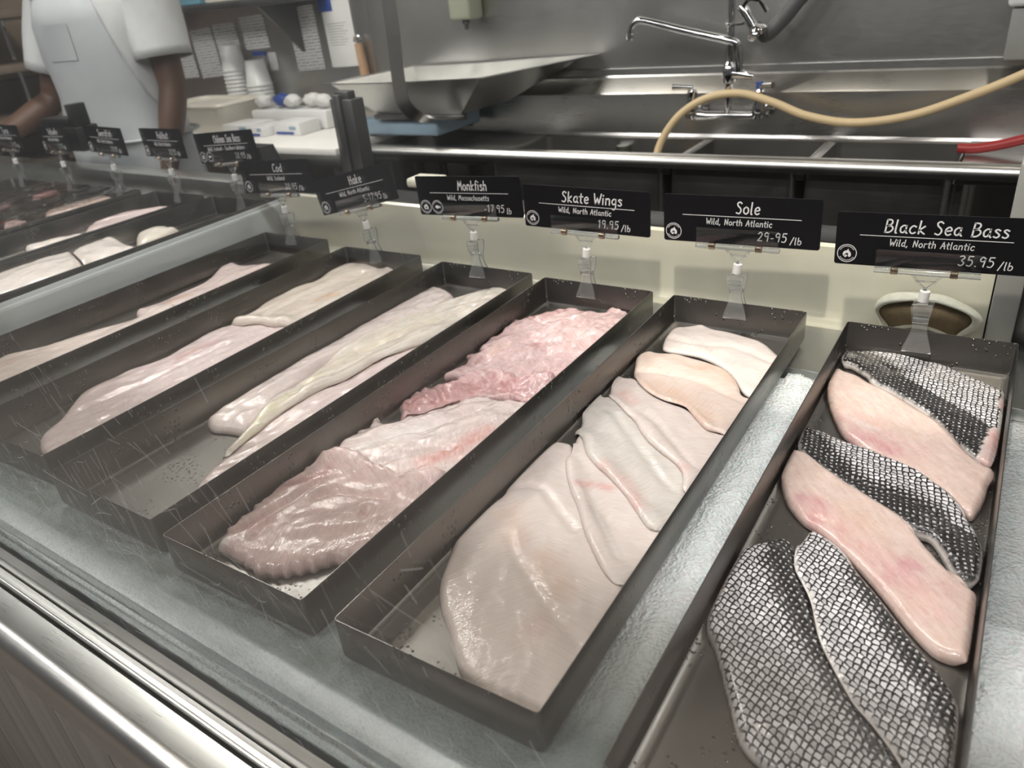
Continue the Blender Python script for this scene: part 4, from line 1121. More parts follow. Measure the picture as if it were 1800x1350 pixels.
SIGNS = [  # x, y, z, yaw, roll, lean, texts
    ('Black Sea Bass', 'Wild, North Atlantic', '35.95', '/lb', .135, .094, 1, .64, (0.345, .7455, .049), 0, 1.5, 0, 'black price sign reading Black Sea Bass above the rightmost pan'),
    ('Sole', 'Wild, North Atlantic', '29-95', '/lb', .034, .094, 1, .62, (0.098, .7605, .054), 0, 1.0, 0, 'black price sign reading Sole, between the skate wings and sea bass signs'),
    ('Skate Wings', 'Wild, North Atlantic', '19.95', '/lb', .106, .094, 1, .60, (-0.152, .766, .052), 0, -0.5, 14, 'black price sign reading Skate Wings'),
    ('Monkfish', 'Wild, Massachusetts', '-17.95', 'lb', .062, .09, 2, .64, (-0.384, .778, .057), 0, 2.4, 0, 'black price sign reading Monkfish with two round badges'),
    ('Hake', 'Wild, North Atlantic', '5-17.95', 'lb', .036, .088, 1, .58, (-0.657, .793, .051), -2, 13, 0, 'black price sign reading Hake, the most tilted one'),
    ('Cod', 'Wild, Iceland', '30.95', '/lb', .03, .056, 1, .60, (-0.917, .819, .058), -1, 3.5, 0, 'black price sign reading Cod'),
    ('Chilean Sea Bass', 'Wild, Iceland - Southern Waters', '38.95', '/lb', .10, .14, 2, .62, (-1.150, .890, .1), -2, 4, 0, 'small black price sign reading Chilean Sea Bass'),
    ('Halibut', 'Wild, North Atlantic', '32.95', '/lb', .06, .09, 1, .60, (-1.392, .890, .104), -9.5, 2, 0, 'small black price sign reading Halibut in front of the hanging hand'),
    ('Swordfish', 'Wild, North Atlantic', '29.95', '/lb', .08, .09, 1, .60, (-1.643, .890, .106), -7.5, 0, 0, 'small black price sign reading Swordfish in front of the apron'),
    ('Yellowfin', 'Wild, North Atlantic', '33.95', '/lb', .08, .09, 1, .60, (-1.893, .890, .106), -11, 3, 0, 'small narrow black price sign in front of the bent arm'),
    ('Tuna', 'Wild, North Atlantic', '35.95', '/lb', .05, .09, 1, .60, (-2.16, .890, .106), -6, 1, 0, 'black price sign cut off by the left edge of the picture'),
]
for nm, sub, pr, per, nw, sw_, lg, pxx, pos, yaw, roll, bent, lab in SIGNS:
    s = empty('price_sign', pos, (0, math.radians(-roll), math.radians(yaw)))
    tag(s, lab, 'sign', 'price signs clipped to the pans')
    sign_parts(s, nm, sub, pr, per, nw, sw_, lg, pxx)

# ------------------------------------------------------------------ things on the counter's rear edge
def cloth_roll():
    # rolled terry towel lying behind the sea bass pan, its open end facing the customer
    root = empty('bar_towel', (0.345, 0.822, -0.012))
    tag(root, 'rolled off-white terry towel with brown inside lying behind the sea bass pan', 'towel')
    def ring(k, n=40, r0=1.0, x=0.0, seed=0):
        out = []
        for i in range(n):
            w = 2 * math.pi * i / n
            rr = r0 * (1 + 0.06 * math.sin(3 * w + k) + 0.04 * math.sin(5 * w + 2 * k))
            out.append((x + 0.064 * rr * math.cos(w), 0.0, 0.034 * rr * math.sin(w)))
        return out
    rings = []
    for j, y in enumerate((-0.012, -0.016, -0.012, 0.0, 0.012)):
        rr = (0.86, 0.93, 1.0, 1.02, 0.98)[j]
        rings.append([(x, y, z) for x, _, z in ring(0.2 * j, r0=rr)])
    back = [[(x * 0.8, 0.011, z * 0.8) for x, _, z in ring(0.9)]]
    MB().loft(rings + back, cap=False).build('rolled_edge', M['towel'], root, 180)
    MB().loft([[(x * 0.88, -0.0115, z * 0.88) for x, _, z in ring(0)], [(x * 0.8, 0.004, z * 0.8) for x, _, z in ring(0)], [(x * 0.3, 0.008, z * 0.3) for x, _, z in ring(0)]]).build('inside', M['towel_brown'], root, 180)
    fold = []
    for i in range(9):
        t_ = i / 8
        fold.append([(-0.045 + 0.085 * t_, -0.004 + 0.008 * math.cos(w), -0.022 + 0.012 * math.sin(math.pi * t_) + 0.009 * math.sin(w)) for w in [2 * math.pi * k / 14 for k in range(14)]])
    MB().loft(fold).build('inner_fold', M['towel'], root, 180)
    return root


cloth_roll()
o = MB().box(-0.64, -0.565, 0.91, 0.96, 0.0955, 0.1155, 0.007, 3).build('folded_cloth', M['towel'])
tag(o, 'small folded white cloth on the black rear ledge between the hake and monkfish signs', 'cloth')
mb = MB().loft([[(-1.24, 0.935, 0.102), (-1.08, 0.93, 0.102), (-1.075, 0.985, 0.102), (-1.235, 0.99, 0.102)], [(-1.215, 0.945, 0.16), (-1.1, 0.94, 0.16), (-1.095, 0.98, 0.16), (-1.21, 0.985, 0.16)]])
o = mb.build('price_display', M['black_plastic'], None, 20)
tag(o, 'low black box with sloped sides on the rear ledge behind the Chilean Sea Bass sign', 'box')
mb = MB().box(-1.99, -1.84, 0.93, 1.0, 0.132, 0.2, 0.006).box(-2.02, -1.88, 0.935, 0.985, 0.2, 0.222, 0.004).box(-1.87, -1.845, 0.935, 0.985, 0.2, 0.26, 0.004)
o = mb.build('label_printer', M['black_plastic'])
tag(o, 'black label printer on the rear ledge behind the narrow sign', 'printer')
# clear film loosely laid over the two far pans
gx, gy = np.meshgrid(np.linspace(-2.0, -1.55, 60), np.linspace(0.16, 0.872, 90), indexing='ij')
zz = 0.0535 + 0.005 * np.abs(vnoise(gx * 30, gy * 14, 2)) + 0.004 * np.abs(vnoise(gx * 80, gy * 30, 6))
ii = np.arange(gx.size).reshape(gx.shape)
mb = MB(); mb.v = list(zip(gx.ravel().tolist(), gy.ravel().tolist(), zz.ravel().tolist()))
mb.f = [tuple(q) for q in np.stack([ii[:-1, :-1], ii[1:, :-1], ii[1:, 1:], ii[:-1, 1:]], -1).reshape(-1, 4).tolist()]
o = mb.build('plastic_film', M['film'], None, 180, fix=False)
tag(o, 'crinkled clear plastic film over the two pans of dark fish', 'plastic film')

# ------------------------------------------------------------------ sink unit along the back wall
sink = empty('sink', (0, 0, FLOOR))
tag(sink, 'long stainless three-compartment sink with rolled front rim and backsplash', 'sink')


def part(root, name, mb, mat, smooth=40):
    o = mb.build(name, mat, root, smooth)
    o.location = Vector((0, 0, 0)) - root.location
    return o


rim = arc(1.53, 0.018, 0.021, -60, 210, 14)
part(sink, 'front_rim', extrude(rim, -1.345, 1.6), M['sink_steel'])
BX = [(-0.87, -0.345), (-0.325, -0.017), (0.003, 0.305)]
mb = MB().box(-1.345, -0.875, 1.545, 1.895, -0.012, 0.006, 0.003)
part(sink, 'drainboard', mb, M['sink_steel'])
mb = MB().box(0.31, 1.6, 1.545, 1.895, -0.012, 0.006, 0.003)
part(sink, 'drainboard', mb, M['sink_steel'])
for x0, x1 in BX:
    t_ = 0.003
    rings = [rrect(x0, x1, 1.555, 1.888, 0.02, z, 4) for z in (0.0, -0.2)] + [rrect(x0 + .02, x1 - .02, 1.575, 1.868, 0.02, -0.22, 4)]
    rings += [rrect(x0 + .02, x1 - .02, 1.575, 1.868, 0.02, -0.217, 4), rrect(x0 + t_, x1 - t_, 1.558, 1.885, 0.018, -0.2, 4), rrect(x0 + t_, x1 - t_, 1.558, 1.885, 0.018, 0.0, 4), rrect(x0, x1, 1.555, 1.888, 0.02, 0.0, 4)]
    part(sink, 'basin', MB().loft(rings[:3], cap=False).loft(rings[3:], cap=False).add(rings[2], [tuple(range(len(rings[2])))]).add(rings[3], [tuple(range(len(rings[3])))]), M['sink_steel'])
for xd in (-0.335, -0.007):
    part(sink, 'basin_divider', MB().box(xd - 0.0095, xd + 0.0095, 1.556, 1.888, -0.02, 0.001, 0.003), M['sink_steel'])
bs = [(1.888, 0.0), (1.893, 0.004), (1.897, 0.012), (1.9, 0.122), (1.903, 0.126), (1.943, 0.163), (1.946, 0.168), (1.947, 0.186), (1.958, 0.187), (1.958, -0.05), (1.888, -0.02)]
part(sink, 'backsplash', extrude(bs, -1.345, 1.6), M['splash'], 12)
mb = MB().box(-0.89, 0.33, 1.62, 1.635, -0.45, -0.2)
part(sink, 'apron', mb, M['dark_steel'], 0)
for x in (-1.3, -0.6, 0.32, 1.5):
    part(sink, 'leg', MB().tube([(x, 1.6, FLOOR), (x, 1.6, -0.02)], 0.02, 14), M['sink_steel'])
    part(sink, 'leg', MB().tube([(x, 1.87, FLOOR), (x, 1.87, -0.02)], 0.02, 14), M['sink_steel'])

# faucet with pre-rinse riser
fc = empty('faucet', (-0.27, 1.9, 0.085))
tag(fc, 'chrome wall-mounted faucet with long swing spout and tall riser over the sink', 'faucet')
mb = MB()
mb.tube([(-0.375, 1.84, 0.083), (-0.355, 1.838, 0.075), (-0.33, 1.838, 0.073), (-0.21, 1.838, 0.073), (-0.19, 1.84, 0.079)], [0.013, 0.014, 0.011, 0.011, 0.014], 12)
for x in (-0.373, -0.19):
    mb.lathe([(0, 0), (0.028, 0), (0.028, 0.006), (0.018, 0.01), (0.014, 0.03), (0.014, 0.06)], (x, 1.8958, 0.083), 20, M=Matrix.Rotation(math.radians(90), 3, 'X'))
    mb.lathe([(0.016, -0.02), (0.019, -0.008), (0.017, 0.012), (0.013, 0.03), (0.014, 0.05), (0.009, 0.056), (0, 0.057)], (x, 1.84, 0.085), 18)
part(fc, 'body', mb, M['chrome'])
mb = MB().tube([(-0.272, 1.838, 0.073), (-0.272, 1.838, 0.75)], 0.0095, 14)
mb.lathe([(0.0095, -0.02), (0.016, -0.016), (0.018, 0.0), (0.018, 0.02), (0.012, 0.03), (0.0095, 0.034)], (-0.272, 1.838, 0.175), 18)
mb.tube([(-0.272, 1.838, 0.18), (-0.238, 1.835, 0.178), (-0.205, 1.832, 0.172)], [0.014, 0.013, 0.008], 12)
part(fc, 'riser', mb, M['chrome'])
sp = crom([(-0.246, 1.834, 0.185), (-0.247, 1.833, 0.215), (-0.252, 1.832, 0.248), (-0.275, 1.83, 0.262), (-0.39, 1.828, 0.29), (-0.505, 1.826, 0.32), (-0.53, 1.826, 0.32), (-0.546, 1.826, 0.305), (-0.55, 1.826, 0.285)], 5)
mb = MB().tube(sp, [0.0115 - 0.0035 * i / (len(sp) - 1) for i in range(len(sp))], 12)
mb.lathe([(0.0085, -0.008), (0.0105, -0.006), (0.0105, 0.006), (0.0085, 0.008)], (-0.55, 1.826, 0.283), 14)
part(fc, 'spout', mb, M['chrome'])
for x, dx in ((-0.373, -0.05), (-0.19, 0.04)):
    h = part(fc, 'lever_handle', MB().tube([(x, 1.84, 0.145), (x + dx * 0.4, 1.83, 0.15), (x + dx, 1.815, 0.152)], [0.009, 0.006, 0.008], 10), M['chrome'])
part(fc, 'cold_index', MB().lathe([(0, 0.008), (0.009, 0.008), (0.0095, 0.004), (0.0095, -0.012)], (-0.19, 1.84, 0.15), 16), M['blue'])
mb = MB().tube([(-0.285, 1.838, 0.298), (-0.272, 1.825, 0.298), (-0.24, 1.822, 0.3), (-0.226, 1.832, 0.303)], 0.004, 8)
part(fc, 'spray_hook', mb, M['chrome'])
# pre-rinse spray valve hanging on the hook
sv = empty('spray_valve', (-0.2, 1.805, 0.3))
tag(sv, 'chrome pre-rinse spray valve with grey grip hanging beside the riser', 'spray valve')
Rm = Matrix.Rotation(math.radians(-35), 3, 'Y')
mb = MB().lathe([(0, -0.028), (0.02, -0.028), (0.026, -0.02), (0.024, -0.012), (0.012, 0.0), (0.011, 0.03), (0.014, 0.045), (0.01, 0.06)], (-0.205, 1.81, 0.292), 20, M=Rm)
part(sv, 'spray_head', mb, M['chrome'])
mb = MB().tube(crom([(-0.232, 1.805, 0.34), (-0.215, 1.8, 0.355), (-0.19, 1.8, 0.35), (-0.172, 1.802, 0.325)], 5), 0.005, 8)
part(sv, 'trigger', mb, M['chrome'])
mb = MB().tube(crom([(-0.20, 1.825, 0.30), (-0.19, 1.85, 0.268), (-0.165, 1.86, 0.285), (-0.125, 1.865, 0.33), (-0.085, 1.87, 0.40), (-0.07, 1.875, 0.6)], 5), [0.008 + 0.011 * min(1, i / 5) for i in range(26)], 12)  # handle bent to stand in for the grey reflection on the wall
part(sv, 'grip', mb, M['grip_grey'])

# hoses
hp = crom([(-0.46, 1.74, -0.20), (-0.452, 1.76, -0.08), (-0.447, 1.785, 0.0), (-0.40, 1.80, 0.075), (-0.325, 1.805, 0.122), (-0.235, 1.805, 0.135), (-0.145, 1.803, 0.113), (-0.056, 1.80, 0.08), (0.055, 1.80, 0.064), (0.18, 1.80, 0.081), (0.291, 1.80, 0.122), (0.395, 1.80, 0.17), (0.6, 1.80, 0.28), (0.74, 1.82, 0.36), (0.85, 1.9, 0.45)], 8)
o = MB().tube(hp, 0.0105, 14).build('rubber_hose', M['beige_hose'], None, 180)
tag(o, 'beige rubber hose draped in a long sag across the faucet into the sink', 'hose')
hp = crom([(0.293, 1.75, 0.0195), (0.34, 1.75, 0.021), (0.42, 1.75, 0.042), (0.55, 1.76, 0.09), (0.8, 1.8, 0.2), (0.95, 1.9, 0.34)], 8)
o = MB().tube(hp, 0.0115, 14).build('rubber_hose', M['red_hose'], None, 180)
tag(o, 'dark red rubber hose end lying on the drainboard beside the sink', 'hose')

# wall fittings above the sink
sd_ = empty('soap_dispenser', (-1.155, 1.96, 0.4))
tag(sd_, 'grey green soap dispenser on the steel wall above the scale', 'soap dispenser')
part(sd_, 'tank', MB().box(-1.2, -1.115, 1.88, 1.958, 0.352, 0.56, 0.012, 3), M['soap'])
part(sd_, 'nozzle', MB().lathe([(0.012, 0.0), (0.012, -0.012), (0.007, -0.016), (0.006, -0.03), (0, -0.03)], (-1.155, 1.91, 0.353), 14), M['dark_steel'])
td = empty('towel_dispenser', (0.45, 1.96, 0.35))
tag(td, 'white topped grey paper towel dispenser at the upper right corner', 'dispenser')
part(td, 'cover', MB().box(0.335, 0.6, 1.84, 1.959, 0.30, 0.6, 0.01, 3), M['white_plastic'])
part(td, 'tray', MB().box(0.345, 0.59, 1.855, 1.959, 0.19, 0.299, 0.006), M['grey_paint'])

# ------------------------------------------------------------------ work table, board and scale
wt = empty('work_table', (-2.1, 1.7, FLOOR))
tag(wt, 'steel work table left of the sink carrying the white board', 'table')
part(wt, 'tabletop', MB().box(-3.1, -1.37, 1.455, 1.945, -0.02, 0.018, 0.004), M['sink_steel'])
part(wt, 'undershelf', MB().box(-3.05, -1.42, 1.5, 1.9, -0.6, -0.58, 0.004), M['dark_steel'])
for x in (-3.05, -1.42):
    for y in (1.5, 1.89):
        part(wt, 'leg', MB().tube([(x, y, FLOOR), (x, y, -0.02)], 0.02, 14), M['sink_steel'])
o = MB().box(-2.95, -1.375, 1.45, 1.942, 0.0185, 0.041, 0.004).build('cutting_board', M['poly'])
tag(o, 'long thick white cutting board on the steel work table', 'cutting board')

sc = empty('deli_scale', (-1.2, 1.76, 0.041))
tag(sc, 'deli scale with big flared aluminium scoop pan on the cutting board', 'scale')
part(sc, 'base', MB().box(-1.42, -1.1, 1.62, 1.86, 0.048, 0.098, 0.01, 3), M['blue_grey'])
mb = MB()
for x in (-1.39, -1.13):
    for y in (1.65, 1.83): mb.lathe([(0, 0.0415), (0.013, 0.0415), (0.013, 0.049), (0, 0.049)], (x, y, 0), 12)
part(sc, 'rubber_foot', mb, M['black_plastic'])
part(sc, 'pan_support', MB().box(-1.32, -1.14, 1.66, 1.8, 0.098, 0.112, 0.003).box(-1.33, -0.98, 1.6, 1.62, 0.1, 0.116, 0.003), M['dark_steel'])


def quad(pts, z, n=6):
    out = []
    for i in range(4):
        a, b = pts[i], pts[(i + 1) % 4]
        out += [(a[0] + (b[0] - a[0]) * k / n, a[1] + (b[1] - a[1]) * k / n, z(a[0] + (b[0] - a[0]) * k / n) if callable(z) else z) for k in range(n)]
    return out


zr = lambda x: 0.215 + 0.012 * max(0, (x + 1.2) / 0.5)
outer = [(-1.47, 1.53), (-0.83, 1.51), (-0.70, 1.95), (-1.42, 1.935)]
innr = [(-1.44, 1.55), (-0.86, 1.53), (-0.75, 1.93), (-1.4, 1.915)]
bot = [(-1.32, 1.61), (-0.99, 1.60), (-0.97, 1.82), (-1.30, 1.83)]
up = lambda R, d: [(x, y, z + d) for x, y, z in R]
rings = [quad(bot, 0.117), quad(innr, zr), up(quad(outer, zr), 0.002), up(quad(outer, zr), 0.0045), up(quad(innr, zr), 0.003), quad(bot, 0.120)]
part(sc, 'scoop_pan', MB().loft(rings), M['alu'], 25)
barp = crom([(-1.085, 1.47, 0.62), (-1.087, 1.47, 0.45), (-1.09, 1.47, 0.33), (-1.095, 1.47, 0.22), (-1.09, 1.475, 0.165), (-1.065, 1.50, 0.128), (-1.03, 1.55, 0.112), (-1.0, 1.62, 0.109)], 6)
mb = MB()
ringsb = []
for i, p_ in enumerate(barp):
    a, b = barp[max(i - 1, 0)], barp[min(i + 1, len(barp) - 1)]
    tv = Vector(b) - Vector(a); tv.normalize()
    wv_ = Vector((0.9, 0.43, 0)).normalized()
    nv = tv.cross(wv_).normalized()
    wv_ = nv.cross(tv)
    p_ = Vector(p_)
    ringsb.append([p_ + wv_ * sx * 0.019 + nv * sn * 0.003 for sx, sn in ((-1, -1), (1, -1), (1, 1), (-1, 1))])
part(sc, 'support_arm', MB().loft(ringsb), M['sink_steel'], 30)

# tubs, cups, cartons on the board
tb = empty('plastic_tub', (-2.27, 1.7, 0.041))
tag(tb, 'cream white plastic bus tub on the cutting board behind the worker', 'tub')
rr_ = lambda i, z: rrect(-2.46 + i, -2.1 - i, 1.62 + i, 1.84 - i, 0.03, z)
part(tb, 'body', MB().loft([rr_(0.02, 0.042), rr_(0.006, 0.135), rr_(0.009, 0.135), rr_(0.022, 0.046)]), M['tub'])
part(tb, 'rim', MB().loft([rr_(-0.006, 0.135), rr_(-0.01, 0.139), rr_(-0.006, 0.146), rr_(0.008, 0.146), rr_(0.01, 0.136)] ), M['tub'])
cup = MB().lathe([(0, 0.0), (0.0355, 0.0), (0.0362, 0.002), (0.049, 0.088), (0.052, 0.09), (0.052, 0.094), (0.0485, 0.094), (0.0356, 0.003), (0, 0.003)], seg=28).build('foam_cup', M['white_plastic'], None, 50)
for cx, cy, n, lab in ((-2.31, 1.9035, 14, 'white foam cup in the taller nested stack behind the tub'), (-2.185, 1.9035, 10, 'white foam cup in the shorter nested stack behind the cartons')):
    for k in range(n):
        o = cup if (k == 0 and cx < -2.3) else cup.copy()
        if o is not cup: COL.objects.link(o)
        o.rotation_euler = (math.pi, 0, 0)
        o.location = (cx, cy, 0.041 + 0.0945 + k * 0.0145)
        tag(o, lab, 'cup', lab.replace('cup in', 'cups in'))
for (x0, x1, y0, y1, z0, z1, lab) in ((-2.085, -1.93, 1.60, 1.72, 0.0415, 0.078, 'flat white carton with blue band, nearest the plastic tub'), (-1.925, -1.84, 1.58, 1.70, 0.0415, 0.075, 'small white carton with blue band, second from the plastic tub'), (-1.83, -1.70, 1.62, 1.72, 0.0415, 0.085, 'white carton nearest the scale with a blue patch')):
    c_ = empty('carton', ((x0 + x1) / 2, (y0 + y1) / 2, z0)); tag(c_, lab, 'carton', 'white cartons on the board')
    part(c_, 'box', MB().box(x0, x1, y0, y1, z0, z1, 0.003), M['white_plastic'])
    part(c_, 'printed_band', MB().box(x0 + 0.01, x0 + (x1 - x0) * 0.75, y0 - 0.0006, y0 + 0.001, z0 + 0.003, z0 + 0.012), M['blue'], 0)
    part(c_, 'logo_patch', MB().box(x0 + (x1 - x0) * 0.6, x0 + (x1 - x0) * 0.85, y0 - 0.0006, y0 + 0.001, z0 + 0.018, z0 + 0.03), M['blue_grey'], 0)
tr_ = MB().box(-2.07, -1.68, 1.735, 1.84, 0.0415, 0.105, 0.006).build('storage_bin', M['white_plastic'])
tag(tr_, 'white open bin behind the cartons holding wrapped packs', 'bin')
rs = np.random.RandomState(4)
for k in range(5):
    cx, cy = -2.03 + 0.078 * k, 1.775 + 0.02 * (k % 2)
    bm = bmesh.new(); bmesh.ops.create_icosphere(bm, subdivisions=3, radius=1)
    vs = []
    for v in bm.verts:
        c_ = v.co
        kk = 1 + 0.14 * math.sin(5 * c_.x + k) * math.cos(4 * c_.z + 2 * k) + 0.08 * math.sin(9 * c_.y + k)
        vs.append((cx + c_.x * 0.034 * kk, cy + c_.y * 0.028 * kk, 0.133 + c_.z * 0.0225 * kk))
    mb = MB().add(vs, [[v.index for v in f.verts] for f in bm.faces]); bm.free()
    o = mb.build('wrapped_pack', M['blue'] if k == 1 else M['paper'], None, 180)
    tag(o, ('dark blue wrapped pack on the white bin' if k == 1 else 'pale wrapped pack on the white bin, %s' % ('nearest the cups', '', 'right beside the blue pack', 'between two pale packs', 'nearest the scale')[k]), 'pack', 'wrapped packs on the bin')
o = MB().box(-2.5, -2.4, 1.5, 1.54, 0.0415, 0.058, 0.004).build('marker_pen', M['black_plastic'])
tag(o, 'short black marker lying on the board beside the apron', 'marker')

# wall shelf, notices and brush
sh = empty('wall_shelf', (-2.5, 1.85, 0.46))
tag(sh, 'steel wall shelf with triangular brackets above the work table', 'shelf')
part(sh, 'shelf_board', MB().box(-3.5, -1.79, 1.75, 1.955, 0.452, 0.476, 0.004), M['dark_steel'])
for x in (-1.96, -2.75):
    part(sh, 'bracket', MB().prism([(0, 0), (0.18, 0), (0.0, -0.17)], 0.012, Matrix(((0, 0, 1, x), (-1, 0, 0, 1.955), (0, 1, 0, 0.45), (0, 0, 0, 1)))), M['dark_steel'])
bt = empty('spice_jar', (-2.42, 1.8, 0.4765)); tag(bt, 'white jar standing on the wall shelf beside a blue box', 'jar')
part(bt, 'jar_body', MB().lathe([(0, 0.477), (0.045, 0.477), (0.047, 0.482), (0.047, 0.57), (0.03, 0.585), (0, 0.585)], (-2.42, 1.81, 0), 20), M['white_plastic'])
part(bt, 'lid', MB().lathe([(0, 0.6), (0.034, 0.6), (0.036, 0.597), (0.036, 0.586), (0, 0.585)], (-2.42, 1.81, 0), 20), M['tub'])
o = MB().box(-2.36, -2.24, 1.76, 1.85, 0.4765, 0.56, 0.004).build('glove_box', plain('teal_box', (0.16, 0.36, 0.46), 0.5)); tag(o, 'blue box standing on the wall shelf', 'box')
o = MB().box(-2.22, -2.0, 1.77, 1.86, 0.4765, 0.54, 0.004).build('paper_pack', M['tub']); tag(o, 'cream pack on the wall shelf right of the blue box', 'pack')
for (x0, x1, z0, z1, rot, lab) in ((-2.01, -1.865, 0.215, 0.435, 2, 'white printed notice with columns taped to the steel wall'), (-1.825, -1.685, 0.222, 0.445, 1, 'white typed notice under a blue tape strip'),
                               (-2.60, -2.46, 0.2, 0.39, 3, 'printed list on the wall next to the apron'), (-2.45, -2.31, 0.2, 0.40, 2, 'printed list on the wall second from the apron'), (-2.74, -2.62, 0.2, 0.37, 3, 'printed list half hidden by the sleeve'), (-2.28, -2.14, 0.30, 0.42, 2, 'printed sheet behind the shelf bracket'),
                               (-2.16, -2.115, 0.22, 0.285, 2, 'small blank white note stuck on the steel wall')):
    w, h = (x1 - x0) / 2, (z1 - z0) / 2
    o = MB().box(-w, w, -0.0006, 0.0006, -h, h).build('paper_notice', M['paper'] if 'blank' in lab or 'typed' in lab else M['printed'], None, 0, ((x0 + x1) / 2, 1.9575, (z0 + z1) / 2))
    o.rotation_euler = (0, math.radians(-rot), 0)
    tag(o, lab, 'notice', 'papers on the back wall')
    if 'typed' in lab:
        MB().add([p for k in range(9) for p in ((-w + 0.015, -0.0009, h - 0.075 - k * 0.009), (w - 0.03 - 0.01 * (k % 3), -0.0009, h - 0.075 - k * 0.009), (w - 0.03 - 0.01 * (k % 3), -0.0009, h - 0.077 - k * 0.009), (-w + 0.015, -0.0009, h - 0.077 - k * 0.009))],
                 [(4 * k, 4 * k + 1, 4 * k + 2, 4 * k + 3) for k in range(9)]).build('typed_lines', M['grey_paint'], o, 0)
        MB().box(-w - 0.012, -w + 0.055, -0.0014, -0.0007, h - 0.035, h + 0.02).build('tape_strip', M['blue'], o, 0)
o = MB().box(-2.25, -2.175, 1.9562, 1.9588, 0.275, 0.291).build('wall_label', M['blue']); tag(o, 'blue strip label on the steel wall below the printed sheet', 'label')
br_ = empty('bench_brush', (-1.65, 1.93, 0.25)); tag(br_, 'tan handled brush hanging on the wall beside the typed notice', 'brush')
part(br_, 'handle', MB().tube([(-1.655, 1.935, 0.30), (-1.645, 1.935, 0.17)], [0.014, 0.018], 12), M['wood'])
part(br_, 'wire_loop', MB().tube([(-1.655 + 0.016 * math.cos(w), 1.935, 0.305 + 0.022 * math.sin(w)) for w in [math.pi * i / 10 for i in range(11)]], 0.004, 8), M['chrome'])
part(br_, 'bristles', MB().box(-1.67, -1.62, 1.915, 1.957, 0.10, 0.17, 0.008), M['wood'])
ex = empty('fire_extinguisher', (-3.35, 1.2, 0.0)); tag(ex, 'red cylinder by the tiled wall at the left edge', 'fire extinguisher')
part(ex, 'cylinder', MB().lathe([(0, 0.0), (0.06, 0.0), (0.07, 0.012), (0.07, 0.36), (0.05, 0.4), (0.02, 0.42), (0.02, 0.44), (0, 0.44)], (-3.35, 1.2, 0), 24), M['red'])
part(ex, 'valve', MB().box(-3.375, -3.325, 1.18, 1.22, 0.44, 0.48, 0.006).tube([(-3.35, 1.2, 0.47), (-3.28, 1.18, 0.49)], 0.008, 8), M['black_plastic'])
part(ex, 'wall_bracket', MB().box(-3.65, -3.42, 1.17, 1.23, 0.18, 0.22, 0.004), M['dark_steel'])
wr = empty('wire_rack', (-3.2, 1.7, FLOOR)); tag(wr, 'steel rack of tan boards in the corner behind the worker', 'rack')
for x in (-3.6, -3.15):
    for y in (1.3, 1.72):
        part(wr, 'post', MB().tube([(x, y, FLOOR), (x, y, 0.8)], 0.012, 10), M['chrome'])
for z in (-0.5, -0.1, 0.1, 0.3, 0.5):
    part(wr, 'shelf', MB().box(-3.6, -3.15, 1.3, 1.72, z, z + 0.03, 0.004), M['rack_board'])

# ------------------------------------------------------------------ the worker
PX, PY, YAW = -2.06, 1.235, math.radians(8)
per = empty('person', (PX, PY, FLOOR), (0, 0, YAW))
tag(per, 'person in short-sleeved white shirt and grey white apron standing behind the counter, left arm hanging', 'person')


def skinned(name, V, E, R, mat, root, sub=2):
    me = bpy.data.meshes.new(name)
    me.from_pydata(V, E, [])
    o = bpy.data.objects.new(name, me); COL.objects.link(o)
    m = o.modifiers.new('skin', 'SKIN'); m.use_smooth_shade = True
    for i, r in enumerate(R):
        d_ = me.skin_vertices[0].data[i]
        d_.radius = r if isinstance(r, tuple) else (r, r)
        d_.use_root = i == 0
    s = o.modifiers.new('sub', 'SUBSURF'); s.levels = s.render_levels = sub
    dg = bpy.context.evaluated_depsgraph_get()
    nm = bpy.data.meshes.new_from_object(o.evaluated_get(dg))
    bpy.data.objects.remove(o)
    nm.materials.clear(); nm.materials.append(mat)
    o = bpy.data.objects.new(name, nm); COL.objects.link(o)
    nm.polygons.foreach_set('use_smooth', [True] * len(nm.polygons))
    if root: o.parent = root
    return o


# local frame: x = person's left (screen right), -y = facing the counter, z from the floor
V, E, R = [], [], []


def chain(pts, start=None):
    prev = start
    for x, y, z, r in pts:
        V.append((x, y, z)); R.append(r)
        if prev is not None: E.append((prev, len(V) - 1))
        prev = len(V) - 1
    return prev


pel = chain([(0, 0, 0.93, (0.15, 0.11))])
spn = chain([(0, 0.005, 1.08, (0.14, 0.105)), (0, 0.01, 1.24, (0.15, 0.11)), (0, 0.015, 1.38, (0.13, 0.10))], pel)
nk = chain([(0, 0.01, 1.47, 0.06), (0, -0.005, 1.54, 0.055)], spn)
hd = chain([(0, -0.02, 1.60, (0.07, 0.085)), (0, -0.025, 1.68, (0.078, 0.098)), (0, -0.015, 1.75, (0.06, 0.075))], nk)
for s in (1, -1):
    hip = chain([(s * 0.095, 0, 0.86, 0.09), (s * 0.10, -0.005, 0.66, 0.075), (s * 0.10, -0.01, 0.48, 0.055), (s * 0.10, 0.005, 0.32, 0.055), (s * 0.10, 0.02, 0.09, 0.04), (s * 0.105, -0.04, 0.045, 0.042), (s * 0.11, -0.13, 0.03, (0.042, 0.026))], pel)


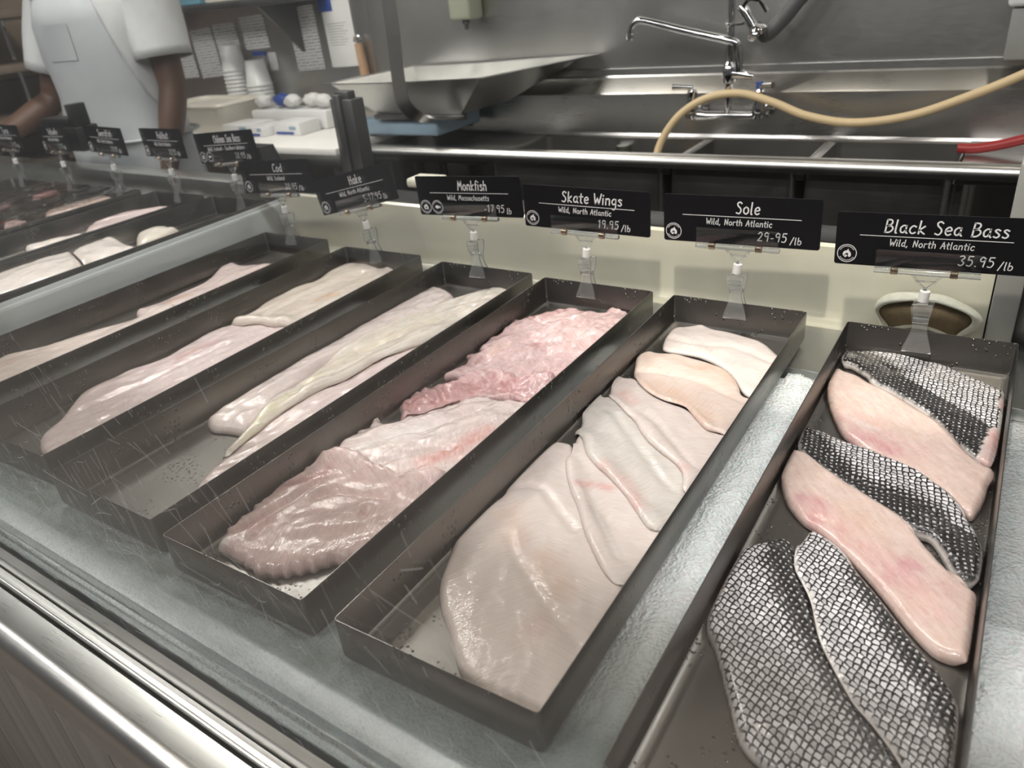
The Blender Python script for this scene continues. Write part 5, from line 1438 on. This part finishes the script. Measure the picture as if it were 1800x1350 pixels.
def arm(sh_, el, wr_, side, hand_dir, palm_n):
    sh_, el, wr_ = Vector(sh_), Vector(el), Vector(wr_)
    a = chain([(*sh_, 0.06)], spn)
    mid = (sh_ + el) / 2
    fa = el + (wr_ - el) * 0.28
    w = chain([(*mid, 0.05), (*(el + (sh_ - el) * 0.12), 0.044), (*el, 0.042), (*fa, 0.045), (*(el + (wr_ - el) * 0.7), 0.034), (*wr_, (0.028, 0.024))], a)
    h = Vector(hand_dir).normalized(); n_ = Vector(palm_n).normalized(); across = h.cross(n_).normalized() * side
    pm = wr_ + h * 0.045
    palm = chain([(*pm, (0.036, 0.018))], w)
    for k, (off, ln) in enumerate(((-0.028, 0.066), (-0.010, 0.075), (0.009, 0.070), (0.026, 0.055))):
        b = pm + h * 0.045 + across * off
        j1 = b + (h + n_ * 0.15).normalized() * ln * 0.5
        j2 = j1 + (h + n_ * 0.55).normalized() * ln * 0.35
        j3 = j2 + (h + n_ * 1.0).normalized() * ln * 0.25
        chain([(*b, 0.0095), (*j1, 0.0088), (*j2, 0.008), (*j3, 0.0068)], palm)
    b = wr_ + h * 0.025 - across * 0.03
    chain([(*b, 0.011), (*(b + (h * 0.6 - across * 0.7 + n_ * 0.3).normalized() * 0.032), 0.0105), (*(b + (h * 0.9 - across * 0.55 + n_ * 0.5).normalized() * 0.06), 0.0085)], palm)


ARM_L = ((0.205, 0.02, 1.38), (0.235, 0.0, 1.135), (0.205, -0.085, 0.895))
ARM_R = ((-0.205, 0.02, 1.38), (-0.285, -0.03, 1.115), (-0.36, -0.245, 1.02))
arm(*ARM_L, 1, (-0.05, -0.2, -1), (-0.5, -0.8, 0.1))
arm(*ARM_R, -1, (-0.25, -0.9, -0.25), (0.2, -0.3, -0.9))
body = skinned('body', V, E, R, M['skin'], per)
# face details on the head
def ico(c, r, mat, name, sc=(1, 1, 1)):
    bm = bmesh.new(); bmesh.ops.create_icosphere(bm, subdivisions=3, radius=1)
    mb = MB().add([(c[0] + v.co.x * r * sc[0], c[1] + v.co.y * r * sc[1], c[2] + v.co.z * r * sc[2]) for v in bm.verts], [[v.index for v in f.verts] for f in bm.faces]); bm.free()
    return mb.build(name, mat, per, 180)


ico((0, -0.125, 1.655), 0.016, M['skin'], 'nose', (0.9, 1.2, 1.3))
ico((0.034, -0.112, 1.685), 0.013, M['white_plastic'], 'eye'); ico((-0.034, -0.112, 1.685), 0.013, M['white_plastic'], 'eye')
ico((0, -0.112, 1.618), 0.022, M['skin'], 'mouth', (1.1, 0.5, 0.4))
ico((0.085, -0.015, 1.67), 0.024, M['skin'], 'ear', (0.4, 0.8, 1.2)); ico((-0.085, -0.015, 1.67), 0.024, M['skin'], 'ear', (0.4, 0.8, 1.2))
ico((0, 0.002, 1.725), 0.098, M['hair'], 'hair', (0.95, 1.08, 0.85))


def torso_ring(z, a, b, cy, n=48, wr=0.0, seed=0, power=2.5):
    out = []
    for i in range(n):
        w = 2 * math.pi * i / n
        c_, s_ = math.cos(w), math.sin(w)
        k = (abs(c_) ** power + abs(s_) ** power) ** (-1 / power)
        d_ = 1 + wr * (math.sin(5 * w + seed * 1.3 + z * 9) * 0.6 + math.sin(9 * w - z * 14 + seed) * 0.4)
        out.append((a * k * c_ * d_, cy + b * k * s_ * d_, z))
    return out


prof = [(0.70, 0.20, 0.15), (0.80, 0.205, 0.155), (0.92, 0.20, 0.15), (1.0, 0.195, 0.142), (1.1, 0.19, 0.138), (1.2, 0.195, 0.14), (1.3, 0.205, 0.142), (1.38, 0.205, 0.13), (1.44, 0.17, 0.11), (1.475, 0.1, 0.085), (1.49, 0.075, 0.075)]
rings = [torso_ring(z, a, b, 0.0, wr=0.022) for z, a, b in prof]
mb = MB().loft(rings + [torso_ring(1.488, 0.07, 0.07, 0.0)], cap=False)


def sleeve(mb, S, Eb, frac, r0, r1):
    S, Eb = Vector(S), Vector(Eb)
    ax_ = (Eb - S).normalized()
    u = ax_.orthogonal().normalized(); w_ = ax_.cross(u)
    rg = []
    for i in range(9):
        t_ = i / 8
        c_ = S + (Eb - S) * (frac * t_) - ax_ * 0.05 * (1 - t_)
        r = r0 + (r1 - r0) * t_
        rg.append([c_ + u * r * math.cos(q) * (1 + 0.05 * math.sin(4 * q + 5 * t_)) + w_ * r * math.sin(q) * (1 + 0.05 * math.sin(3 * q + 4 * t_)) for q in [2 * math.pi * k / 28 for k in range(28)]])
    cc = [sum((Vector(p) for p in rg[-1]), Vector()) / 28] * 28
    inn = [[c0 + (Vector(p) - c0) * 0.94 - ax_ * 0.002 for p, c0 in zip(rg[-1], cc)], [c0 + (Vector(p) - c0) * 0.9 - ax_ * 0.06 for p, c0 in zip(rg[-1], cc)]]
    mb.loft(rg + inn, cap=False)
    hem = [Vector(p) + (Vector(p) - c0).normalized() * 0.001 for p, c0 in zip(rg[-1], cc)]
    return mb


sleeve(mb, ARM_L[0], ARM_L[1], 0.66, 0.083, 0.088)
sleeve(mb, ARM_R[0], ARM_R[1], 0.66, 0.083, 0.088)
mb.build('shirt', M['shirt'], per, 180)
# apron: bib, waist wrap and skirt around the front half, neck strap and waist tie
def apron_rows():
    rows = []
    for z, span, off in ((0.42, 112, 0.035), (0.6, 112, 0.026), (0.8, 112, 0.016), (0.93, 112, 0.012), (1.0, 108, 0.010), (1.06, 84, 0.009), (1.14, 64, 0.009), (1.24, 50, 0.009), (1.34, 41, 0.009), (1.41, 36, 0.009)):
        a = np.interp(z, [q[0] for q in prof], [q[1] for q in prof]) + off
        b = np.interp(z, [q[0] for q in prof], [q[2] for q in prof]) + off
        row = []
        for i in range(33):
            w = math.radians(-90 - span + 2 * span * i / 32)
            c_, s_ = math.cos(w), math.sin(w)
            k = (abs(c_) ** 2.5 + abs(s_) ** 2.5) ** (-0.4)
            d_ = 1 + 0.03 * math.sin(7 * w + z * 6) * (1.45 - z) + 0.018 * math.sin(3 * w - z * 22) + 0.012 * math.sin(5 * w + z * 31)
            row.append((a * k * c_ * d_, b * k * s_ * d_, z))
        rows.append(row)
    return rows


rows = apron_rows()
mb = MB()
inr = [[(x * 0.985, y * 0.985, z) for x, y, z in r] for r in rows]
n = 33
mb.v = [p for r in rows for p in r] + [p for r in inr for p in r]
o_ = len(rows) * n
for i in range(len(rows) - 1):
    for k in range(n - 1):
        q = (i * n + k, i * n + k + 1, (i + 1) * n + k + 1, (i + 1) * n + k)
        mb.f += [q, tuple(o_ + a for a in q[::-1])]
bd = [k for k in range(n)] + [i * n + n - 1 for i in range(1, len(rows))] + [(len(rows) - 1) * n + k for k in range(n - 2, -1, -1)] + [i * n for i in range(len(rows) - 2, 0, -1)]
mb.f += [(a, b, o_ + b, o_ + a) for a, b in zip(bd, bd[1:] + bd[:1])]
ap = mb.build('apron', M['apron'], per, 180)
rp = [Vector(p) for p in rows[8][10:23]]
mb = MB()
pk = []
for r_ in (7, 8):
    pk.append([Vector(rows[r_][k]) * 1.0 + Vector((0, -0.003, 0)) for k in range(9, 21)])
mb.loft(pk, closed=False, cap=False)
mb.build('pocket', M['apron'], ap, 180)
MB().tube([Vector(rows[9][2]) + Vector((0, 0, 0)), (-0.10, -0.075, 1.47), (-0.085, 0.03, 1.497), (0, 0.085, 1.50), (0.085, 0.03, 1.497), (0.10, -0.075, 1.47), Vector(rows[9][30])], 0.012, 8, flat=0.3).build('neck_strap', M['apron'], ap, 180)
MB().tube([(x * 1.02, y * 1.02, z - 0.01) for x, y, z in torso_ring(1.01, 0.207, 0.155, 0.0)], 0.012, 8, closed=True, flat=0.35).build('waist_tie', M['apron'], ap, 180)
mb = MB()
for s in (1, -1):
    mb.loft([[(s * 0.1 + r * math.cos(q), r * math.sin(q), z) for q in [2 * math.pi * k / 24 for k in range(24)]] for z, r in ((0.07, 0.075), (0.3, 0.08), (0.5, 0.085), (0.7, 0.1), (0.86, 0.11))])
mb.build('trousers', M['trousers'], per, 180)
for s in (1, -1):
    MB().box(s * 0.105 - 0.05, s * 0.105 + 0.05, -0.19, 0.08, 0.0, 0.085, 0.03, 3).build('shoe', M['black_plastic'], per, 60)
MB().tube([(ARM_R[2][0] + 0.036 * math.cos(q), ARM_R[2][1] + 0.012 + 0.01 * math.sin(q), ARM_R[2][2] + 0.033 * math.sin(q)) for q in [2 * math.pi * k / 20 for k in range(20)]], 0.008, 8, closed=True, flat=0.5).build('wristband', M['black_plastic'], per, 180)
